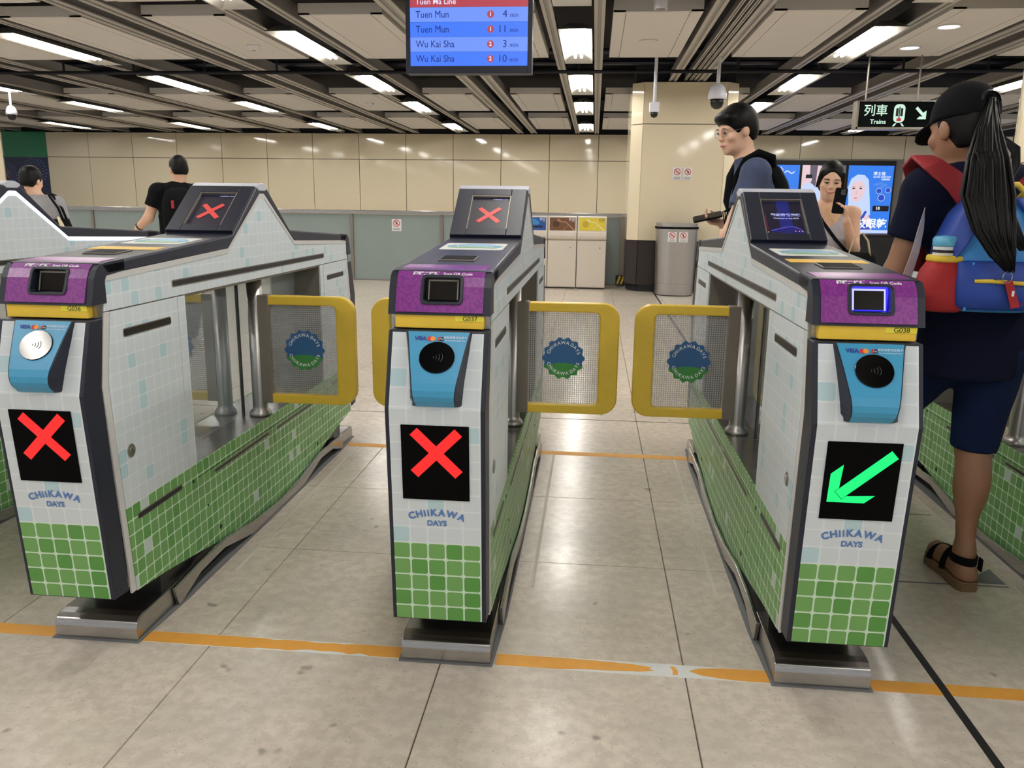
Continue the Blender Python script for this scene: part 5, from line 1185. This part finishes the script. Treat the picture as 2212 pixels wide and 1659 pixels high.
S = Solid(.005); S.ell(hd.at(0, -.014, .040), (.090, .108, .098), hd.R, .02); S.ell(hd.at(0, .06, .075), (.074, .05, .035), hd.R, .02); S.ell(hd.at(0, -.06, -.01), (.076, .055, .075), hd.R, .02)
S.ell(hd.at(0, .11, -.045), (.12, .085, .092), hd.R, .008, True); S.ell(hd.at(.09, .01, -.055), (.035, .045, .065), hd.R, .008, True); S.ell(hd.at(-.09, .01, -.055), (.035, .045, .065), hd.R, .008, True); S.cutp(hd.at(0, 0, -.07), -hd.R[2])
solid_obj('hair', S, 'hair', W, .004); hd.details(W, B, closed=True)
gl = MB()
for q in (-1, 1):
    gl.tube([tuple(hd.at(q*.033+.021*math.cos(t), .112-.012*abs(math.cos(t)), -.002+.017*math.sin(t))) for t in np.linspace(0, 2*PI, 17)], .0012, 5); gl.tube([tuple(hd.at(q*.055, .105, .002)), tuple(hd.at(q*.076, .04, .004)), tuple(hd.at(q*.080, -.01, .004))], .0012, 5)
gl.tube([tuple(hd.at(-.012, .112, .0)), tuple(hd.at(.012, .112, .0))], .0012, 5); rel(gl, B).obj('glasses', 'steel_dark', W)
tag(W, 'person with short black hair, glasses and a slate blue shirt, looking down at a phone', 'person')
def phone(loc, fwd, u, label, screen=False):
    t = empty('phone', loc); F = frame(fwd, u); m3 = Matrix([[F[j][i] for j in range(3)] for i in range(3)]); t.rotation_euler = m3.to_euler()
    MB().prism(rrect(-.037, .037, -.078, .078, .012), 1, -.0045, .0045).obj('phone_body', 'cloth_black', t, bev=.001)
    MB().prism(rrect(-.034, .034, -.075, .075, .010), 1, -.0052, -.0044).obj('phone_screen', 'black_gloss', t)
    MB().prism(rrect(-.032, -.002, .036, .072, .008), 1, .0044, .0062).obj('camera_bump', 'black_gloss', t)
    for x, z in ((-.024, .063), (-.010, .063), (-.024, .047)): MB().prism(circ(.0055, n=14, c=(x, z)), 1, .006, .0075).obj('phone_lens', 'ink_black', t)
    tag(t, label, 'phone')
phone((.615, 4.625, 1.192), (.25, .35, -.9), (-.93, -.1, .28), 'dark phone held level by the young man with glasses')
K = empty('backpack', (.985, 4.63, 1.16)); 
MB().skin([[(x, y, z) for x, y in sq(hx, hy, 2.6, 32, cx_, 0)] for z, hx, hy, cx_ in ((-.22, .05, .10, 0), (-.20, .075, .135, 0), (-.05, .085, .15, .0), (.10, .082, .148, -.01), (.22, .065, .13, -.03), (.29, .045, .10, -.05), (.315, .02, .05, -.055))]).obj('bag_body', 'cloth_black', K, smooth=True)
MB().skin([[(x, y, z) for x, y in sq(hx, hy, 2.6, 28, .075, 0)] for z, hx, hy in ((-.19, .02, .09), (-.17, .035, .115), (-.02, .035, .12), (.03, .02, .11))]).obj('front_pocket', 'cloth_black', K, smooth=True)
for y in (-.115, .115):
    b = MB(); b.tube([(-.055, y*.6, .27), (-.075, y*.9, .345), (-.145, y, .362), (-.205, y, .325), (-.240, y*1.0, .25), (-.250, y*1.02, .12), (-.19, y*1.1, -.05), (-.06, y*1.05, -.15)], [.024, .028, .030, .030, .028, .026, .014, .012], 8, flat=.45); b.obj('shoulder_strap', 'cloth_black', K, smooth=True)
for i in range(3): MB().tube([(-.235, -.118, .10), (-.285-.012*i, -.13, .06), (-.29, -.135, .02-.02*i), (-.25, -.13, -.03)], .004, 6).obj('strap_end', 'cloth_black', K)
tag(K, 'black backpack worn by the young man with glasses', 'backpack')

# --- smiling woman photographing with her phone
B = (1.47, 5.5, 0); W = empty('person', B); R = frame((-.24, -.97, 0)); hd = Head((1.485, 5.49, 1.415), (-.20, -.97, -.16), .96, (.06, 0, 1)); pel, ch, nk = (1.485, 5.52, .84), (1.485, 5.51, 1.10), (1.485, 5.51, 1.265)
S = Solid(.0055); torso(S, pel, ch, nk, R, .86, 0, .04); S.cap(nk, hd.at(0, -.02, -.05), .046, .048, .03); hd.skin(S, fem=True)
shL, elL, wrL = (1.635, 5.475, 1.215), (1.640, 5.41, .995), (1.542, 5.274, 1.172); shR, elR, wrR = (1.335, 5.545, 1.215), (1.30, 5.53, .95), (1.33, 5.42, .78)
for a, b_, c in ((shL, elL, wrL), (shR, elR, wrR)): S.cap((1.485, 5.51, 1.225), a, .05, .046, .04); limb(S, a, b_, c, (.045, .036, .024))
hand(S, wrL, (-.22, -.12, .95), (-.95, .05, .1), (-.1, .95, .25), .62, .82); hand(S, wrR, (.1, -.2, -.95), (.9, 0, 0), (0, -1, 0), .5, .88)
for x in (1.40, 1.56): S.cap((x, 5.52, .8), (x, 5.5, .45), .085, .052, .03).cap((x, 5.5, .45), (x, 5.53, .09), .048, .03, .02); foot(S, (x, 5.53, .08), (x-.04, 5.34, .03))
solid_obj('body', S, 'skin', W)
S = Solid(.006); torso(S, pel, ch, nk, R, .86, .013, .04); S.cone((1.485, 5.515, .86), (1.485, 5.51, 1.05), R[0], (.150, .118), (.142, .108), .04); S.cutp((0, 0, .87), (0, 0, -1))
S.ell((1.475, 5.40, 1.235), (.075, .12, .10), None, .02, True); S.ell((1.68, 5.46, 1.20), (.075, .14, .11), None, .02, True); S.ell((1.29, 5.56, 1.20), (.075, .14, .11), None, .02, True); S.cutp((1.485, 5.5, 1.262), (0, 0, 1)); solid_obj('top', S, 'cloth_silver', W, .004)
S = Solid(.008); S.ell(pel, (.15, .122, .12), R, .04); S.cone((1.48, 5.51, .42), (1.48, 5.51, .86), R[0], (.20, .17), (.145, .12), .03); S.cutp((0, 0, .925), (0, 0, 1)); solid_obj('skirt', S, 'cloth_black', W)
for x in (1.40, 1.56): S = Solid(.008); S.cap((x, 5.56, .04), (x-.04, 5.36, .035), .04, .036, .02); S.cutp((0, 0, 0), (0, 0, -1)); solid_obj('shoe', S, 'cloth_black', W)
S = Solid(.005); S.ell(hd.at(0, -.014, .040), hd.r(.081, .100, .094), hd.R, .02); S.ell(hd.at(0, -.06, -.02), hd.r(.080, .055, .08), hd.R, .02); S.ell(hd.at(0, -.115, -.03), hd.r(.04, .04, .045), hd.R, .02)
for q in (-1, 1): S.cap(hd.at(q*.068, .05, .05), hd.at(q*.081, .012, -.035), .016*hd.k, .011*hd.k, .015)
S.ell(hd.at(0, .118, -.014), hd.r(.064, .080, .098), hd.R, .010, True); S.ell(hd.at(0, .1, -.11), hd.r(.12, .09, .085), hd.R, .012, True); solid_obj('hair', S, 'hair', W, .003); hd.details(W, B, closed=True, smile=True)
b = MB().tube([tuple(hd.at(q*1, .0, -.125)-V3(0, .0, 0)) for q in (.03,)]+[(1.535, 5.40, 1.235), (1.52, 5.385, 1.19), (1.50, 5.378, 1.165), (1.475, 5.378, 1.18), (1.45, 5.40, 1.235), tuple(hd.at(-.03, 0, -.125))], .0022, 6); rel(b, B).obj('necklace', 'pack_yellow', W)
tag(W, 'person with tied back dark hair and a silver sleeveless top, smiling and raising a phone', 'person')
phone((1.494, 5.292, 1.292), (-.62, -.77, .1), (.12, .05, 1), 'dark phone held up by the smiling woman in the silver top')
H = empty('handbag', (1.66, 5.36, .80))
MB().skin([[(x, y, z) for x, y in sq(hx, hy, 3, 28)] for z, hx, hy in ((0, .10, .05), (.01, .115, .06), (.14, .105, .055), (.18, .09, .03))]).obj('bag_body', 'cloth_black', H, smooth=True)
MB().tube([(-.07, -.03, .16), (-.05, -.035, .27), (.0, -.03, .30), (.04, -.03, .25), (.06, -.03, .16)], .010, 8, flat=.4).obj('cream_handle', 'cream_cloth', H, smooth=True)
MB().tube([(-.06, .02, .17), (-.16, -.03, .26), (-.235, .0, .36), (-.275, .04, .44), (-.285, .10, .475), (-.27, .19, .46), (-.2, .24, .38), (-.05, .15, .18)], .018, 8, flat=.45).obj('bag_strap', 'cloth_black', H, smooth=True)
MB().tube([(-.21, -.05, .19), (-.18, -.07, .205), (-.15, -.07, .185), (-.13, -.06, .165)], .010, 8).obj('scarf_knot', 'cream_cloth', H, smooth=True)
tag(H, 'black handbag with cream handles at the side of the smiling woman', 'handbag')

# --- man in black walking away on the left
B = (-3.77, 7.25, 0); W = empty('person', B); R = frame((-.55, .83, 0)); hd = Head((-3.752, 7.25, 1.515), (-.72, .68, -.05), .93); pel, ch, nk = (-3.765, 7.25, .86), (-3.765, 7.25, 1.17), (-3.76, 7.25, 1.385)
S = Solid(.007); torso(S, pel, ch, nk, R, 1.02); S.cap(nk, hd.at(0, -.02, -.05), .058, .056, .03); hd.skin(S)
shL, elL, wrL = (-3.915, 7.16, 1.315), (-4.005, 7.13, 1.085), (-4.135, 7.16, .985); shR, elR, wrR = (-3.62, 7.35, 1.315), (-3.56, 7.33, 1.06), (-3.57, 7.45, .83)
for a, b_, c in ((shL, elL, wrL), (shR, elR, wrR)): S.cap((-3.765, 7.25, 1.33), a, .06, .056, .04); limb(S, a, b_, c, (.052, .043, .030))
hand(S, wrL, (-.55, .1, -.8), (.8, .1, -.3), (-.2, .9, .2), .45); hand(S, wrR, (0, .3, -.9), (-1, 0, 0), (0, .9, .3), .45)
for x, y, yk, ya in ((-3.86, 7.19, 7.35, 7.25), (-3.68, 7.31, 7.33, 7.16)): S.cap((x, y, .82), (x-.02, yk, .46), .09, .056, .03).cap((x-.02, yk, .46), (x, ya, .10), .052, .034, .02); foot(S, (x, ya, .08), (x-.12, ya+.16, .03))
solid_obj('body', S, 'skin', W)
S = Solid(.008); torso(S, pel, ch, nk, R, 1.02, .02); S.cone((-3.765, 7.25, .78), (-3.765, 7.25, 1.1), R[0], (.18, .14), (.18, .135), .04)
for a, b_ in ((shL, elL), (shR, elR)):
    a, b_ = V3(*a), V3(*b_); S.cap((-3.765, 7.25, 1.325), a, .078, .074, .04).cap(a, a+(b_-a)*.58, .074, .070, .03, True)
S.cutp((0, 0, .78), (0, 0, -1)); S.cutp(V3(*nk)+V3(0, 0, .015), (0, .2, 1), nk, .1); solid_obj('shirt', S, 'cloth_black', W, .006)
S = Solid(.009)
for x, y, yk, ya in ((-3.86, 7.19, 7.35, 7.25), (-3.68, 7.31, 7.33, 7.16)): S.cap((x, y, .82), (x-.02, yk, .46), .108, .078, .03).cap((x-.02, yk, .46), (x, ya, .09), .075, .06, .02)
S.ell(pel, (.17, .14, .13), R, .04); S.cutp((0, 0, .9), (0, 0, 1)); solid_obj('trousers', S, 'cloth_black', W)
for x, ya in ((-3.86, 7.25), (-3.68, 7.16)): S = Solid(.009); S.cap((x+.02, ya-.03, .045), (x-.12, ya+.15, .04), .045, .042, .02); S.cutp((0, 0, 0), (0, 0, -1)); solid_obj('shoe', S, 'cloth_black', W)
S = Solid(.006); S.ell(hd.at(0, -.012, .042), hd.r(.082, .100, .094), hd.R, .02); S.ell(hd.at(0, -.05, -.005), hd.r(.077, .058, .07), hd.R, .02); S.ell(hd.at(0, .12, -.03), hd.r(.11, .085, .085), hd.R, .01, True); S.cutp(hd.at(0, 0, -.055), -hd.R[2])
for q in (-1, 1): S.ell(hd.at(q*.09, .015, -.05), hd.r(.035, .05, .06), hd.R, .008, True)
solid_obj('hair', S, 'hair', W, .004); hd.details(W, B)
b = MB().tube([tuple(V3(*wrL)*1.0+V3(.018, -.004, .015)+(R[0]*0+V3(math.cos(t)*.02, math.sin(t)*.036, math.cos(t)*-.028))) for t in np.linspace(0, 2*PI, 17)], .006, 6); rel(b, B).obj('watch', 'ink_black', W)
tag(W, 'person in a black shirt and black backpack walking away with one arm swinging out', 'person')
K = empty('backpack', (-3.70, 7.12, 1.12)); K.rotation_euler.z = math.radians(33)
MB().skin([[(x, y, z) for x, y in sq(hx, hy, 2.6, 32, 0, cy_)] for z, hx, hy, cy_ in ((-.20, .10, .04, 0), (-.18, .135, .06, 0), (-.02, .145, .07, 0), (.12, .14, .065, .01), (.20, .11, .05, .02), (.235, .05, .02, .03))]).obj('bag_body', 'cloth_black', K, smooth=True)
MB().box(-.075, -.052, -.078, -.068, .05, .12).obj('red_patch', 'pack_red', K, bev=.003)
for x in (-.09, .09): MB().tube([(x, .03, .20), (x*1.05, .09, .255), (x*1.1, .17, .255), (x*1.1, .255, .16), (x*1.15, .24, .0), (x*1.2, .10, -.12)], .02, 8, flat=.45).obj('shoulder_strap', 'cloth_black', K, smooth=True)
tag(K, 'black backpack with a small red patch worn by the man in black', 'backpack')

# --- woman in grey at the far left
B = (-5.12, 7.2, 0); W = empty('person', B); R = frame((.12, .99, 0)); hd = Head((-5.140, 7.2, 1.402), (.10, .97, -.25), .97); pel, ch, nk = (-5.06, 7.2, .78), (-5.07, 7.2, 1.06), (-5.115, 7.2, 1.265)
S = Solid(.007); torso(S, pel, ch, nk, R, .95); S.cap(nk, hd.at(0, -.02, -.05), .052, .052, .03); hd.skin(S, fem=True)
shL, elL, wrL = (-5.245, 7.21, 1.19), (-5.30, 7.19, .94), (-5.28, 7.3, .74); shR, elR, wrR = (-4.91, 7.19, 1.19), (-4.855, 7.18, .96), (-4.90, 7.30, .80)
for a, b_, c in ((shL, elL, wrL), (shR, elR, wrR)): S.cap((-5.075, 7.2, 1.21), a, .055, .052, .04); limb(S, a, b_, c, (.048, .038, .026))
hand(S, wrL, (0, .3, -.9), (1, 0, 0), (0, .9, .3), .45, .9); hand(S, wrR, (0, .4, -.85), (-1, 0, 0), (0, .9, .4), .6, .9)
for x, d in ((-5.14, .05), (-4.98, -.05)): S.cap((x, 7.2, .74), (x, 7.22+d, .42), .085, .054, .03).cap((x, 7.22+d, .42), (x, 7.2+d, .09), .05, .032, .02); foot(S, (x, 7.2+d, .08), (x, 7.38+d, .03))
solid_obj('body', S, 'skin', W)
S = Solid(.008); torso(S, pel, ch, nk, R, .95, .02); S.cone((-5.06, 7.2, .68), (-5.065, 7.2, 1.0), R[0], (.18, .14), (.17, .13), .04)
for a, b_ in ((shL, elL), (shR, elR)):
    a, b_ = V3(*a), V3(*b_); S.cap((-5.075, 7.2, 1.205), a, .072, .07, .04).cap(a, a+(b_-a)*.62, .07, .074, .03, True)
S.cutp((0, 0, .68), (0, 0, -1)); S.cutp(V3(*nk)+V3(0, 0, .0), (0, .2, 1), nk, .1); solid_obj('shirt', S, 'cloth_grey', W, .006)
S = Solid(.008); S.cap((-5.18, 7.19, 1.245), (-5.05, 7.18, 1.235), .045, .045, .03).cap((-5.17, 7.25, 1.23), (-5.06, 7.25, 1.23), .04, .04, .03).cap((-5.12, 7.14, 1.22), (-5.14, 7.12, 1.13), .03, .02, .02)
plain('scarf', (176, 150, 148), .8, var=.25, scale=60); solid_obj('scarf', S, 'scarf', W)
S = Solid(.009)
for x, d in ((-5.14, .05), (-4.98, -.05)): S.cap((x, 7.2, .74), (x, 7.22+d, .42), .10, .075, .03).cap((x, 7.22+d, .42), (x, 7.2+d, .10), .072, .06, .02)
S.ell(pel, (.16, .13, .12), R, .04); S.cutp((0, 0, .82), (0, 0, 1)); solid_obj('trousers', S, 'denim', W)
for x, d in ((-5.14, .05), (-4.98, -.05)): S = Solid(.009); S.cap((x, 7.17+d, .04), (x, 7.36+d, .035), .042, .038, .02); S.cutp((0, 0, 0), (0, 0, -1)); solid_obj('shoe', S, 'cloth_black', W)
S = Solid(.006); S.ell(hd.at(0, -.02, .036), hd.r(.088, .106, .100), hd.R, .02); S.ell(hd.at(0, -.055, -.02), hd.r(.082, .06, .075), hd.R, .02); S.ell(hd.at(0, .11, -.03), hd.r(.10, .085, .09), hd.R, .01, True); S.cutp(hd.at(0, 0, -.075), -hd.R[2]); solid_obj('hair', S, 'hair', W, .004); hd.details(W, B)
tag(W, 'person with short dark hair and loose grey shirt at the far left', 'person')
K = empty('shoulder_bag', (-4.86, 7.13, .92))
MB().skin([[(x, y, z) for x, y in sq(hx, hy, 2.8, 28, .0, 0)] for z, hx, hy in ((-.10, .09, .05), (-.08, .115, .07), (.05, .11, .065), (.14, .085, .04))]).obj('bag_body', 'cloth_black', K, smooth=True)
for y in (-.025, .03): MB().tube([(.05, y, .13), (.02, y-.01, .24), (-.04, y-.02, .335), (-.075, y+.01, .362), (-.08, y+.07, .35), (-.06, y+.08, .2), (-.04, y+.04, .12)], .016, 8, flat=.45).obj('bag_strap', 'cloth_black', K, smooth=True)
MB().tube([(.02, -.05, .16), (.05, -.06, .10), (.075, -.06, .04), (.09, -.05, .0)], [.01, .018, .016, .01], 8).obj('tan_scarf', 'cream_cloth', K, smooth=True)
tag(K, 'black shoulder bag carried by the person in grey at the far left', 'bag')
